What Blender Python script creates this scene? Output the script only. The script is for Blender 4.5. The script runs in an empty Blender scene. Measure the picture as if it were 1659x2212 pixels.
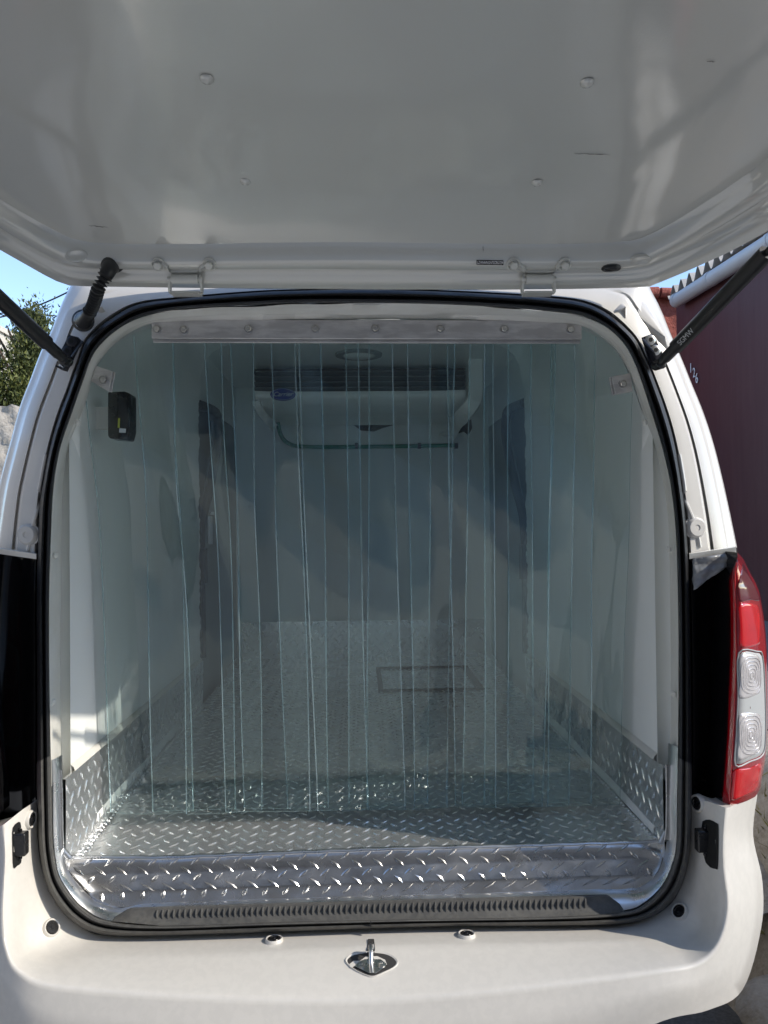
import bpy, math, random
import numpy as np
from mathutils import Vector, Matrix
random.seed(7); rng = np.random.default_rng(7)
R = math.radians
sc = bpy.context.scene
COL = sc.collection
# ------------------------------------------------------------------ camera
ZC = 1.40                       # eye height above the asphalt; all z below are given from the eye, mk() adds ZC
YAW, PITCH, ROLL = R(1.6), R(0.83), R(0.6)
F = 1661.0; CX, CY = 829.5, 1106.0
fw = Vector((math.sin(YAW)*math.cos(PITCH), math.cos(YAW)*math.cos(PITCH), math.sin(PITCH)))
r0 = Vector((math.cos(YAW), -math.sin(YAW), 0)); u0 = r0.cross(fw)
rt = r0*math.cos(ROLL) - u0*math.sin(ROLL); up = r0*math.sin(ROLL) + u0*math.cos(ROLL)
cam = bpy.data.cameras.new('camera'); camo = bpy.data.objects.new('camera', cam); COL.objects.link(camo)
m = Matrix((rt, up, -fw)).transposed().to_4x4(); m.translation = (0, 0, ZC); camo.matrix_world = m
cam.sensor_fit = 'HORIZONTAL'; cam.sensor_width = 36; cam.lens = 36*F/1659
cam.clip_start = 0.02; cam.clip_end = 2000
sc.camera = camo
# ------------------------------------------------------------------ light
SUN = Vector((1.33, -0.53, 0.935)).normalized()
w = bpy.data.worlds.new('World'); sc.world = w; w.use_nodes = True
nt = w.node_tree; bg = nt.nodes['Background']
sky = nt.nodes.new('ShaderNodeTexSky'); sky.sky_type = 'NISHITA'; sky.sun_disc = False
sky.sun_elevation = math.asin(SUN.z); sky.sun_rotation = math.atan2(SUN.x, SUN.y)
sky.altitude = 1500; sky.dust_density = 0.6; sky.ozone_density = 1.3
nt.links.new(sky.outputs[0], bg.inputs[0]); bg.inputs[1].default_value = 0.15
sl = bpy.data.lights.new('sun', 'SUN'); sl.energy = 2.0; sl.angle = R(0.5); sl.color = (1, 0.92, 0.80)
so = bpy.data.objects.new('sun', sl); COL.objects.link(so)
so.rotation_euler = SUN.to_track_quat('Z', 'Y').to_euler(); so.location = (8, -4, 9)
sc.view_settings.view_transform = 'Standard'; sc.view_settings.look = 'None'
sc.view_settings.exposure = 1.12; sc.view_settings.gamma = 1
try:
    sc.cycles.transparent_max_bounces = 40; sc.cycles.max_bounces = 20; sc.cycles.diffuse_bounces = 14; sc.cycles.glossy_bounces = 6
    sc.cycles.caustics_reflective = True; sc.cycles.caustics_refractive = False
except Exception: pass
# ------------------------------------------------------------------ helpers
def P(px, py, Y):
    """point at depth Y seen at px,py (photo scaled to 1659 x 2212), z measured from eye height"""
    d = rt*((px-CX)/F) + up*((CY-py)/F) + fw
    return np.array(d*(Y/d.y))
WL = {}
def obj(name, data, parent=None, loc=(0, 0, 0)):
    o = bpy.data.objects.new(name, data); COL.objects.link(o)
    loc = Vector(loc); WL[o] = loc
    if parent is not None: o.parent = parent; o.location = loc-WL[parent]
    else: o.location = loc
    return o
def tag(o, label=None, cat=None, group=None, kind=None):
    if label: o['label'] = label
    if cat: o['category'] = cat
    if group: o['group'] = group
    if kind: o['kind'] = kind
    return o
def thing(name, loc, label, cat, group=None):
    return tag(obj(name, None, None, (loc[0], loc[1], loc[2]+ZC)), label, cat, group)
class MB:
    def __init__(s): s.v = []; s.f = []; s.m = []
    def add(s, v, f, mi=0):
        o = len(s.v); s.v += [tuple(float(c) for c in p) for p in v]
        s.f += [tuple(o+i for i in q) for q in f]; s.m += [mi]*len(f); return s
    def grid(s, rows, closed=False, mi=0):
        n = len(rows[0]); v = [p for r in rows for p in r]; f = []
        for j in range(len(rows)-1):
            for i in range(n if closed else n-1):
                k = (i+1) % n
                f.append((j*n+i, j*n+k, (j+1)*n+k, (j+1)*n+i))
        return s.add(v, f, mi)
    def box(s, c, size, M=None, mi=0, bev=0):
        c = np.array(c, float); h = np.array(size, float)/2; v = []
        for x in (-1, 1):
            for y in (-1, 1):
                for z in (-1, 1):
                    p = Vector((x*h[0], y*h[1], z*h[2]))
                    if M is not None: p = M @ p
                    v.append(c+np.array(p))
        return s.add(v, [(0, 1, 3, 2), (4, 6, 7, 5), (0, 4, 5, 1), (2, 3, 7, 6), (0, 2, 6, 4), (1, 5, 7, 3)], mi)
    def tube(s, path, r, n=14, mi=0, cap=True):
        path = [Vector(p) for p in path]; rr = r if hasattr(r, '__len__') else [r]*len(path)
        t0 = (path[1]-path[0]).normalized()
        a = t0.orthogonal().normalized(); rows = []
        for i, p in enumerate(path):
            t = (path[min(i+1, len(path)-1)]-path[max(i-1, 0)]).normalized()
            a = (a-t*a.dot(t)).normalized(); b = t.cross(a)
            rows.append([tuple(p+(a*math.cos(k*2*math.pi/n)+b*math.sin(k*2*math.pi/n))*rr[i]) for k in range(n)])
        s.grid(rows, True, mi)
        if cap:
            s.add(rows[0], [tuple(range(n))[::-1]], mi); s.add(rows[-1], [tuple(range(n))], mi)
        return s
    def lathe(s, c, axis, prof, n=24, mi=0, sx=1.0, xa=None):
        """prof: (radius, height along axis); sx squashes along xa"""
        ax = Vector(axis).normalized(); a = Vector(xa).normalized() if xa is not None else ax.orthogonal().normalized()
        a = (a-ax*a.dot(ax)).normalized(); b = ax.cross(a); c = Vector([float(k) for k in c]); rows = []
        for (r, h) in prof:
            rows.append([tuple(c+ax*h+(a*math.cos(k*2*math.pi/n)*sx+b*math.sin(k*2*math.pi/n))*max(r, 1e-5)) for k in range(n)])
        return s.grid(rows, True, mi)
    def prism(s, pts, d, mi=0):
        """closed 3d outline pushed along vector d"""
        n = len(pts); d = np.array(d, float); a = [np.array(p, float) for p in pts]; b = [p+d for p in a]
        f = [tuple(range(n))[::-1], tuple(range(n, 2*n))]+[(i, (i+1) % n, n+(i+1) % n, n+i) for i in range(n)]
        return s.add(a+b, f, mi)
    def build(s, name, mats, parent=None, smooth=True, angle=40, bevel=0, seg=2, solid=0, off=-1, root=None):
        v = np.array(s.v, float); c = (v.min(0)+v.max(0))/2
        if root == 'base': c[2] = v[:, 2].min()
        me = bpy.data.meshes.new(name); me.from_pydata((v-c).tolist(), [], s.f); me.update()
        if not isinstance(mats, (list, tuple)): mats = [mats]
        for mt in mats: me.materials.append(mt)
        me.polygons.foreach_set('material_index', s.m)
        if smooth:
            me.polygons.foreach_set('use_smooth', [True]*len(me.polygons))
            me.set_sharp_from_angle(angle=R(angle))
        o = obj(name, me, parent, (c[0], c[1], c[2]+ZC))
        if solid:
            q = o.modifiers.new('solid', 'SOLIDIFY'); q.thickness = solid; q.offset = off
        if bevel:
            q = o.modifiers.new('bevel', 'BEVEL'); q.width = bevel; q.segments = seg; q.limit_method = 'ANGLE'; q.angle_limit = R(35)
            q.harden_normals = False
        return o
def crom(pts, n=8, closed=False):
    pts = [np.array(p, float) for p in pts]; N = len(pts); out = []
    for i in range(N if closed else N-1):
        g = lambda k: pts[k % N] if closed else pts[min(max(k, 0), N-1)]
        a, b, c, d = g(i-1), g(i), g(i+1), g(i+2)
        for j in range(n):
            t = j/n
            out.append(.5*((2*b)+(c-a)*t+(2*a-5*b+4*c-d)*t*t+(3*b-a-3*c+d)*t**3))
    if not closed: out.append(pts[-1])
    return out
def resample(pts, n):
    p = np.array(pts, float); d = np.r_[0, np.cumsum(np.linalg.norm(np.diff(p, axis=0), axis=1))]
    t = np.linspace(0, d[-1], n); return np.stack([np.interp(t, d, p[:, k]) for k in range(p.shape[1])], 1)
from mathutils.bvhtree import BVHTree
def bvh(mb): return BVHTree.FromPolygons([Vector(v) for v in mb.v], mb.f)
def cast(b, px, py, off=0):
    """where the sight line px,py meets a surface, and its normal towards the eye"""
    d = (rt*((px-CX)/F)+up*((CY-py)/F)+fw).normalized(); h = b.ray_cast(Vector((0, 0, 0)), d)
    if h[0] is None:
        h = b.find_nearest(Vector(P(px, py, 1.45))); h = (h[0], h[1])
    n = h[1] if h[1].dot(d) < 0 else -h[1]
    return np.array(h[0]+n*off), np.array(n)
# ------------------------------------------------------------------ materials
def mat(name, col, rough=.5, metal=0, spec=.5, coat=0, noise=None, bump=None, rnoise=None, coords='Object', dirt=None, coat_rough=.05, **kw):
    """noise=(scale, amount, col2): colour mottling; bump=(scale, strength, distance); rnoise=(scale, amount)"""
    m = bpy.data.materials.new(name); m.use_nodes = True; nt = m.node_tree; N = nt.nodes; L = nt.links
    b = N['Principled BSDF']; b.inputs['Base Color'].default_value = (*col, 1); b.inputs['Roughness'].default_value = rough
    b.inputs['Metallic'].default_value = metal; b.inputs['Specular IOR Level'].default_value = spec
    b.inputs['Coat Weight'].default_value = coat; b.inputs['Coat Roughness'].default_value = coat_rough
    for k, v in kw.items(): b.inputs[k.replace('_', ' ')].default_value = v
    tc = N.new('ShaderNodeTexCoord')
    def nz(scale, detail=4, dist=0, r=.5, st=None):
        n = N.new('ShaderNodeTexNoise'); n.inputs['Scale'].default_value = scale; n.inputs['Detail'].default_value = detail
        n.inputs['Roughness'].default_value = r; n.inputs['Distortion'].default_value = dist
        if st:
            mp = N.new('ShaderNodeMapping'); mp.inputs['Scale'].default_value = st; L.new(tc.outputs[coords], mp.inputs[0]); L.new(mp.outputs[0], n.inputs[0])
        else: L.new(tc.outputs[coords], n.inputs[0])
        return n
    last = None
    for q in ([noise] if noise and not isinstance(noise, list) else (noise or [])):
        n = nz(q[0], 6, .3, .6, q[3] if len(q) > 3 else None)
        rp = N.new('ShaderNodeMapRange'); rp.inputs[1].default_value = .5-(.18 if len(q) < 5 else q[4]); rp.inputs[2].default_value = .5+(.18 if len(q) < 5 else q[4])
        rp.inputs[3].default_value = 0; rp.inputs[4].default_value = q[1]; L.new(n.outputs[0], rp.inputs[0])
        mx = N.new('ShaderNodeMix'); mx.data_type = 'RGBA'; L.new(rp.outputs[0], mx.inputs[0])
        if last: L.new(last, mx.inputs[6])
        else: mx.inputs[6].default_value = (*col, 1)
        mx.inputs[7].default_value = (*q[2], 1); last = mx.outputs[2]
    if last: L.new(last, b.inputs['Base Color'])
    if rnoise:
        n = nz(rnoise[0], 5, .5, .6, rnoise[2] if len(rnoise) > 2 else None); rp = N.new('ShaderNodeMapRange'); rp.inputs[1].default_value = .3; rp.inputs[2].default_value = .7
        rp.inputs[3].default_value = max(.02, rough-rnoise[1]); rp.inputs[4].default_value = rough+rnoise[1]
        L.new(n.outputs[0], rp.inputs[0]); L.new(rp.outputs[0], b.inputs['Roughness'])
    prev = None
    for q in ([bump] if bump and not isinstance(bump, list) else (bump or [])):
        n = nz(q[0], 3, 0, .5, q[3] if len(q) > 3 else None); bp = N.new('ShaderNodeBump')
        bp.inputs['Strength'].default_value = q[1]; bp.inputs['Distance'].default_value = q[2]; L.new(n.outputs[0], bp.inputs['Height'])
        if prev: L.new(prev, bp.inputs['Normal'])
        prev = bp.outputs[0]
    if prev:
        L.new(prev, b.inputs['Normal']); L.new(prev, b.inputs['Coat Normal'])
    return m
M = {}
M['paint'] = mat('white_paint', (.66, .638, .60), .32, coat=.7, coat_rough=.04, noise=(3, .25, (.60, .58, .54)), bump=[(420, .02, .002), (5, .1, .01)])
M['hatchpaint'] = mat('white_inner_paint', (.57, .57, .53), .34, coat=1, coat_rough=.05, Coat_IOR=2.0, noise=(2.2, .3, (.56, .56, .515)), bump=[(260, .06, .0015), (3.2, .35, .012)])
M['bumper'] = mat('bumper_plastic', (.665, .636, .585), .42, coat=.35, coat_rough=.2, noise=[(5, .35, (.62, .60, .56)), (60, .25, (.56, .54, .5), None, .06)], bump=(350, .03, .001))
M['frame'] = mat('frame_paint', (.74, .73, .69), .4, coat=.4, noise=(14, .4, (.62, .6, .54), None, .12), bump=(12, .2, .006))
M['liner'] = mat('liner_fibreglass', (.92, .935, .92), .3, coat=.35, coat_rough=.12, noise=(3, .3, (.89, .91, .89)), bump=[(2.4, .5, .02), (9, .15, .004)])
M['liner2'] = mat('far_liner', (.91, .93, .925), .38, coat=.2, noise=(4, .35, (.87, .895, .89)), bump=(3, .4, .01))
M['rubber'] = mat('black_rubber', (.012, .013, .015), .42, spec=.45, noise=(9, .5, (.028, .028, .028)), rnoise=(30, .1), bump=(60, .08, .001))
M['rubber2'] = mat('grey_rubber', (.05, .05, .05), .6, noise=[(6, .8, (.10, .098, .092)), (90, .3, (.14, .135, .12), None, .07)], bump=(90, .2, .001))
M['black'] = mat('black_plastic', (.012, .012, .013), .28, spec=.5, rnoise=(20, .06), bump=(200, .03, .001))
M['gloss'] = mat('gloss_black', (.004, .004, .005), .14, spec=.5, rnoise=(12, .05), noise=(140, .25, (.02, .02, .02), None, .03))
M['recess'] = mat('recess_grey', (.045, .043, .042), .6)
M['void'] = mat('dark_gap', (.01, .011, .012), .8)
M['tread'] = mat('tread_aluminium', (.90, .91, .92), .26, metal=.85, noise=(7, .35, (.76, .78, .79)), rnoise=(10, .09), bump=[(7, .28, .012), (160, .08, .0008)])
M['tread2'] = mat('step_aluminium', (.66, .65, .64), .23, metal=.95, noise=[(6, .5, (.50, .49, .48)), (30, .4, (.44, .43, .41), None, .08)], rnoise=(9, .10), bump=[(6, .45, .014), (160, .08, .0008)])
M['alu'] = mat('plain_aluminium', (.70, .71, .72), .30, metal=1, noise=(10, .5, (.55, .56, .57)), rnoise=(14, .1), bump=[(14, .3, .006), (240, .1, .0005)])
M['alu_bar'] = mat('brushed_bar', (.66, .65, .64), .42, metal=.6, noise=[(9, .6, (.54, .53, .53), (1, 1, 9)), (60, .4, (.30, .29, .29), (.25, 1, 1), .08)], rnoise=(30, .1, (.2, 1, 3)), bump=(300, .12, .0004, (.05, 1, 1)))
M['weld'] = mat('weld_metal', (.82, .83, .84), .28, metal=1)
M['steel'] = mat('zinc_steel', (.70, .69, .66), .3, metal=1, noise=(40, .5, (.5, .49, .46)), rnoise=(30, .1))
M['hinge'] = mat('painted_hinge', (.60, .60, .56), .38, coat=.4, noise=(30, .3, (.5, .5, .46)))
M['strutm'] = mat('strut_black', (.008, .009, .010), .36, spec=.5, rnoise=(20, .05))
M['bracket'] = mat('bracket_black', (.012, .013, .02), .4, spec=.4, noise=(30, .4, (.03, .03, .04)))
M['grille'] = mat('grille_black', (.010, .012, .014), .4)
M['hose'] = mat('green_hose', (.04, .30, .20), .5, noise=(60, .6, (.02, .18, .12)))
M['blue'] = mat('badge_blue', (.008, .018, .30), .3)
M['white'] = mat('print_white', (.75, .76, .78), .5)
M['grey'] = mat('print_grey', (.42, .43, .43), .5)
M['yellow'] = mat('sticker_yellow', (.55, .58, .08), .5)
M['lamp'] = mat('cabin_lamp', (.85, .87, .85), .2, coat=.6)
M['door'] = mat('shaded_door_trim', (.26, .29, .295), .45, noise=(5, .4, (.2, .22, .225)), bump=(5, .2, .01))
M['foam'] = mat('cut_foam', (.50, .52, .47), .8, noise=(40, .6, (.32, .33, .30)), bump=(70, .6, .006))
M['tyre'] = mat('tyre', (.02, .02, .02), .8, bump=(60, .3, .004))
def red(name, col, rough=.12):
    m = mat(name, col, rough, spec=.6, coat=1, noise=(18, .5, (col[0]*.55, col[1]*.5, col[2]*.6)), bump=(30, .1, .002)); return m
M['red'] = red('red_lens', (.34, .003, .008)); M['red2'] = red('bright_red_lens', (.60, .005, .009)); M['red3'] = red('smoked_red_lens', (.12, .008, .014))
M['clear'] = mat('clear_reflector', (.80, .76, .75), .22, metal=.35, coat=1, bump=(45, .5, .004), noise=(22, .6, (.5, .48, .48)))
def strip_mat():
    m = bpy.data.materials.new('clear_vinyl'); m.use_nodes = True; N = m.node_tree.nodes; L = m.node_tree.links
    N.clear(); out = N.new('ShaderNodeOutputMaterial'); tr = N.new('ShaderNodeBsdfTransparent'); tr.inputs[0].default_value = (.968, .992, .990, 1)
    gl = N.new('ShaderNodeBsdfGlossy'); gl.inputs['Roughness'].default_value = .035; gl.inputs[0].default_value = (.95, 1, 1, 1)
    fr = N.new('ShaderNodeFresnel'); g0 = N.new('ShaderNodeNewGeometry'); ir = N.new('ShaderNodeMapRange')
    ir.inputs[3].default_value = 1.36; ir.inputs[4].default_value = 1/1.36; L.new(g0.outputs['Backfacing'], ir.inputs[0]); L.new(ir.outputs[0], fr.inputs[0])   # both faces of the thin sheet reflect alike
    df = N.new('ShaderNodeBsdfDiffuse'); df.inputs[0].default_value = (.66, .82, .84, 1)
    tl = N.new('ShaderNodeBsdfTranslucent'); tl.inputs[0].default_value = (.62, .82, .84, 1)
    m0 = N.new('ShaderNodeMixShader'); m0.inputs[0].default_value = .5; L.new(df.outputs[0], m0.inputs[1]); L.new(tl.outputs[0], m0.inputs[2])
    tc = N.new('ShaderNodeTexCoord'); geo = N.new('ShaderNodeNewGeometry')
    mp = N.new('ShaderNodeMapping'); mp.inputs['Scale'].default_value = (3.5, 1, .9); L.new(geo.outputs['Position'], mp.inputs[0])
    n1 = N.new('ShaderNodeTexNoise'); n1.inputs['Scale'].default_value = 3; n1.inputs['Detail'].default_value = 5; L.new(mp.outputs[0], n1.inputs[0])
    r1 = N.new('ShaderNodeMapRange'); r1.inputs[1].default_value = .42; r1.inputs[2].default_value = .75; r1.inputs[3].default_value = 0; r1.inputs[4].default_value = .012; L.new(n1.outputs[0], r1.inputs[0])
    mp2 = N.new('ShaderNodeMapping'); mp2.inputs['Scale'].default_value = (9, 1, 1.0); L.new(geo.outputs['Position'], mp2.inputs[0])
    n2 = N.new('ShaderNodeTexNoise'); n2.inputs['Scale'].default_value = 1.4; n2.inputs['Detail'].default_value = 2; n2.inputs['Distortion'].default_value = .6; L.new(mp2.outputs[0], n2.inputs[0])
    bp = N.new('ShaderNodeBump'); bp.inputs['Strength'].default_value = .4; bp.inputs['Distance'].default_value = .010; L.new(n2.outputs[0], bp.inputs['Height'])
    L.new(bp.outputs[0], gl.inputs['Normal']); L.new(bp.outputs[0], fr.inputs['Normal'])
    ma = N.new('ShaderNodeMixShader'); L.new(r1.outputs[0], ma.inputs[0]); L.new(tr.outputs[0], ma.inputs[1]); L.new(m0.outputs[0], ma.inputs[2])
    mb = N.new('ShaderNodeMixShader'); L.new(fr.outputs[0], mb.inputs[0]); L.new(ma.outputs[0], mb.inputs[1]); L.new(gl.outputs[0], mb.inputs[2])
    L.new(mb.outputs[0], out.inputs[0]); return m
M['strip'] = strip_mat()
def edge_mat(name, c):
    m = bpy.data.materials.new(name); m.use_nodes = True; N = m.node_tree.nodes; L = m.node_tree.links
    N.clear(); out = N.new('ShaderNodeOutputMaterial'); tr = N.new('ShaderNodeBsdfTransparent'); tr.inputs[0].default_value = (.5, .72, .75, 1)
    gl = N.new('ShaderNodeBsdfGlossy'); gl.inputs['Roughness'].default_value = .12; gl.inputs[0].default_value = (.75, .95, 1, 1)
    df = N.new('ShaderNodeBsdfTranslucent'); df.inputs[0].default_value = (*c, 1); d2 = N.new('ShaderNodeBsdfDiffuse'); d2.inputs[0].default_value = (*c, 1)
    a = N.new('ShaderNodeMixShader'); a.inputs[0].default_value = .5; L.new(df.outputs[0], a.inputs[1]); L.new(d2.outputs[0], a.inputs[2])
    b = N.new('ShaderNodeMixShader'); b.inputs[0].default_value = .35; L.new(a.outputs[0], b.inputs[1]); L.new(gl.outputs[0], b.inputs[2])
    c2 = N.new('ShaderNodeMixShader'); c2.inputs[0].default_value = .5; L.new(tr.outputs[0], c2.inputs[1]); L.new(b.outputs[0], c2.inputs[2])
    L.new(c2.outputs[0], out.inputs[0]); return m
M['sedge'] = edge_mat('vinyl_edge', (.72, .88, .90))
# ------------------------------------------------------------------ ground, kerb, street
M['asphalt'] = mat('asphalt', (.06, .061, .064), .85, noise=[(1.2, .6, (.085, .085, .085)), (90, .7, (.12, .12, .12), None, .1)], bump=[(140, .6, .006), (3, .3, .02)])
M['concrete'] = mat('pavement_concrete', (.27, .27, .26), .85, noise=[(2, .6, (.2, .2, .195)), (50, .4, (.16, .16, .15))], bump=(60, .4, .006))
M['stone'] = mat('kerb_stone', (.33, .29, .24), .9, noise=[(7, .7, (.2, .17, .14)), (40, .5, (.45, .41, .35))], bump=[(14, .8, .03), (70, .5, .01)])
M['soil'] = mat('dry_soil', (.10, .08, .06), .95, noise=(20, .7, (.05, .04, .03)), bump=(40, .8, .02))
G = -ZC
mb = MB(); n = 60
xs = np.r_[np.linspace(-400, -12, 8), np.linspace(-10, 10, 30), np.linspace(12, 400, 8)]
mb.grid([[(x, y, G) for x in xs] for y in xs]); tag(mb.build('ground', M['asphalt']), 'dark asphalt ground around the van', kind='structure')
M['slab'] = mat('street_concrete', (.58, .56, .52), .85, noise=[(.8, .5, (.42, .41, .38)), (40, .4, (.36, .35, .33))], bump=(60, .4, .006))
mb = MB(); mb.grid([[(x, y, G+.004) for x in np.linspace(-6.4, 4.5, 12)] for y in np.linspace(-6.9, 1.05, 12)])  # pale slab out of view, added to bounce light onto tailgate and hold
tag(mb.build('street_slab', M['slab']), 'unseen pale concrete street surface behind the van, added to bounce light', kind='structure')
def rough(x, y, a): return a*(math.sin(x*7.3+y*3.1)+math.sin(y*9.7-x*4.1)+.6*math.sin(x*23+y*17))/2.6
mb = MB(); rows = []
ys = np.linspace(-.2, 9, 150)
for q, (x, z) in enumerate([(1.02, G-.03), (1.06, G+.05), (1.10, G+.16), (1.15, G+.30), (1.20, G+.44), (1.26, G+.56), (1.34, G+.62), (1.46, G+.64)]):
    rows.append([(x+rough(y*1.7, q, .025), y, z+rough(y*2.3, q*2, .02)) for y in ys])
mb.grid(rows); tag(mb.build('stone_bank', M['stone'], angle=80), 'rough stone bank rising beside the asphalt', kind='structure')
mb = MB(); mb.grid([[(x, y, G+.64+rough(x, y, .004)) for x in np.linspace(1.455, 3.0, 20)] for y in np.linspace(-.2, 14, 60)])
tag(mb.build('pavement', M['concrete']), 'raised grey concrete pavement', kind='structure')
# ------------------------------------------------------------------ maroon building on the right
M['maroon'] = mat('maroon_render', (.085, .018, .024), .55, noise=[(1.1, .7, (.05, .012, .016), (1, 1, .25)), (14, .35, (.11, .05, .05), (1, 1, .08))], bump=(3, .3, .02))
M['corr'] = mat('corrugated_cement', (.52, .49, .45), .8, noise=(6, .6, (.36, .34, .31)), bump=(40, .3, .004))
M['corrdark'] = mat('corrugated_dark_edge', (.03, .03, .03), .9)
M['pipe'] = mat('grey_pvc', (.52, .52, .54), .45, noise=(8, .3, (.42, .42, .44)))
M['stucco'] = mat('red_stucco', (.34, .085, .06), .9, noise=[(3, .5, (.26, .06, .045)), (25, .4, (.42, .15, .11))], bump=[(30, .8, .02), (120, .4, .006)])
BX = 3.0
bd = thing('house', (BX, 7, G), 'dark maroon painted house with corrugated roof and the number 126', 'house')
mb = MB(); mb.box((BX+1.5, 5.3, .46), (3.0, 3.8, 3.92-.64+.02)); mb.build('wall', M['maroon'], bd, smooth=False)
# corrugated roof: waves run along y, eave over the wall
mb = MB(); ysr = np.linspace(3.3, 7.25, 500)
wave = lambda y: .052*math.sin(y*2*math.pi/.177)
top = [[(x, y, 2.165+(x-BX)*.10+wave(y)) for y in ysr] for x in (BX-.06, BX+1, BX+3.2)]
bot = [[(p[0], p[1], p[2]-.008) for p in r] for r in top]
mb.grid(top); mb.grid([bot[0], top[0]]); mb.grid(bot[::-1]); mb.grid([bot[2], top[2]][::-1])
rf = mb.build('roof', M['corr'], bd, angle=60)
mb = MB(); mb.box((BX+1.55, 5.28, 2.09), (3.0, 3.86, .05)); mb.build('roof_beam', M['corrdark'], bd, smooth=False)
# downpipe-like gutter under the eave
mb = MB(); mb.tube([(BX-.075, 3.4, 1.90), (BX-.075, 5.2, 1.97), (BX-.075, 7.02, 2.03)], .062, 20)
gp = mb.build('gutter', M['pipe'], bd)
for yy in (4.4, 5.35, 6.3, 6.98):
    mb = MB(); mb.tube([(BX-.075, yy-.025, 1.94+(yy-4.4)*.036), (BX-.075, yy+.03, 1.942+(yy-4.4)*.036)], .066, 20); mb.build('gutter_joint', M['pipe'], gp)
def text(s, name, parent, origin, right, upv, size, mt, extrude=.0006, align='CENTER', shear=0, space=1, scale_x=1):
    cu = bpy.data.curves.new(name, 'FONT'); cu.body = s; cu.size = size; cu.extrude = extrude; cu.align_x = align; cu.align_y = 'CENTER'; cu.shear = shear; cu.space_character = space
    t = bpy.data.objects.new(name, cu); COL.objects.link(t); dg = bpy.context.evaluated_depsgraph_get(); me = bpy.data.meshes.new_from_object(t.evaluated_get(dg))
    bpy.data.objects.remove(t); me.name = name; me.materials.clear(); me.materials.append(mt)
    rv = Vector([float(a) for a in right]).normalized(); uv = Vector([float(a) for a in upv]); uv = (uv-rv*uv.dot(rv)).normalized(); nv = rv.cross(uv)
    mm = Matrix((rv*scale_x, uv, nv)).transposed(); me.transform(mm.to_4x4())
    return obj(name, me, parent, (origin[0], origin[1], origin[2]+ZC))
for ch, px, py in (('1', 1489, 796), ('2', 1496, 806), ('6', 1502, 818)):
    k_ = P(px+5, py, 1.0)[0]; Yb = (BX-.004)/k_; q = P(px+5, py, Yb)
    text(ch, 'house_number', bd, (BX-.012, Yb, q[2]), (0, -1, 0), (0, 0, 1), .125, M['white'], .002, scale_x=.85)
# red stucco wall beyond
sw = thing('garden_wall', (2.6, 8.2, G), 'rough red stucco wall with a tiled coping behind the maroon house', 'wall')
mb = MB(); rows = []
for z in np.linspace(G, 2.36, 60): rows.append([(x, 8.0+rough(x*5, z*5, .02), z) for x in np.linspace(1.5, 6, 110)])
mb.grid(rows); mb.box((3.75, 8.24, .48), (4.5, .4, 3.76)); mb.build('wall_face', M['stucco'], sw)
mb = MB()
for k in range(7):
    x = 1.9+k*.62
    mb.tube([(x, 7.93, 2.38+rough(k, 1, .03)), (x+.60, 7.95, 2.37+rough(k, 2, .03))], [.052, .062], 12)
mb.box((3.8, 8.2, 2.40), (4.6, .5, .06)); mb.build('coping', M['stucco'], sw)
mb = MB(); mb.tube([(2.90, 7.9, 1.50), (3.35, 7.92, 1.33)], .02, 10); mb.tube([(2.90, 7.9, 1.50), (2.93, 8.02, 1.46)], .02, 10); mb.build('bracket_arm', M['pipe'], sw)
# ------------------------------------------------------------------ left background
M['palewall'] = mat('whitewashed_wall', (.60, .55, .47), .9, noise=[(1.5, .5, (.46, .41, .34)), (16, .5, (.66, .61, .54), (1, 1, 2.2))], bump=[(12, .5, .03), (60, .4, .01)])
lw = thing('boundary_wall', (-6, 7.7, G), 'sunlit pale whitewashed stone wall below the cypress', 'wall')
mb = MB(); rows = []
for z in np.linspace(G, 1.17, 50): rows.append([(x, 7.5+rough(x*4, z*6, .03), z+(rough(x*9, 1, .02) if z > 1.1 else 0)) for x in np.linspace(-11, -1, 200)])
mb.grid(rows); mb.grid([[(p[0], p[1], p[2]) for p in rows[-1]], [(p[0], p[1]+.3, p[2]) for p in rows[-1]], [(p[0], p[1]+.3, G) for p in rows[-1]]]); mb.build('wall_face', M['palewall'], lw, angle=70)
hb = thing('distant_house', (-9, 16.5, G), 'pale flat roofed house far behind the cypress', 'house')
mb = MB(); mb.box((-9.5, 16.5, 1.15), (5.4, 4, 5.1)); mb.box((-9.5, 16.45, 3.73), (5.5, 4.15, .10)); mb.build('wall', M['palewall'], hb, smooth=False)
mb = MB(); mb.box((-8.2, 14.49, 1.6), (1.0, .06, 1.1)); mb.build('window', M['void'], hb, smooth=False)
M['mast'] = mat('mast_red', (.55, .10, .10), .5); M['mastw'] = mat('mast_white', (.75, .72, .70), .5)
ms = thing('antenna_mast', (-12.22, 25.8, G), 'thin red and white antenna mast at the left edge', 'mast')
for k in range(9):
    mb = MB()
    for dx in (-.14, .14):
        mb.tube([(-12.22+dx, 25.8, G+k*1.1), (-12.22+dx, 25.8, G+(k+1)*1.1)], .03, 6)
    for j in range(4): mb.tube([(-12.36, 25.8, G+k*1.1+j*.275), (-12.08, 25.8, G+k*1.1+(j+1)*.275)], .015, 5)
    mb.build('mast_section', M['mast'] if k % 2 else M['mastw'], ms)
def cable(a, b, sag, r, label):
    pts = [np.array(a)*(1-t)+np.array(b)*t-np.array([0, 0, sag*4*t*(1-t)]) for t in np.linspace(0, 1, 24)]
    mb = MB(); mb.tube(pts, r, 6); tag(mb.build('cable', M['rubber']), label, 'cable', 'overhead cables')
cable(P(-120, 700, 14), P(300, 530, 14), .35, .014, 'overhead cable rising to the right just under the raised tailgate')
cable(P(-60, 655, 24), P(170, 695, 24), .25, .018, 'upper of the two thin overhead cables above the cypress top')
cable(P(-60, 680, 24), P(160, 688, 24), -.1, .018, 'lower thin overhead cable running level behind the mast')
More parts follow.
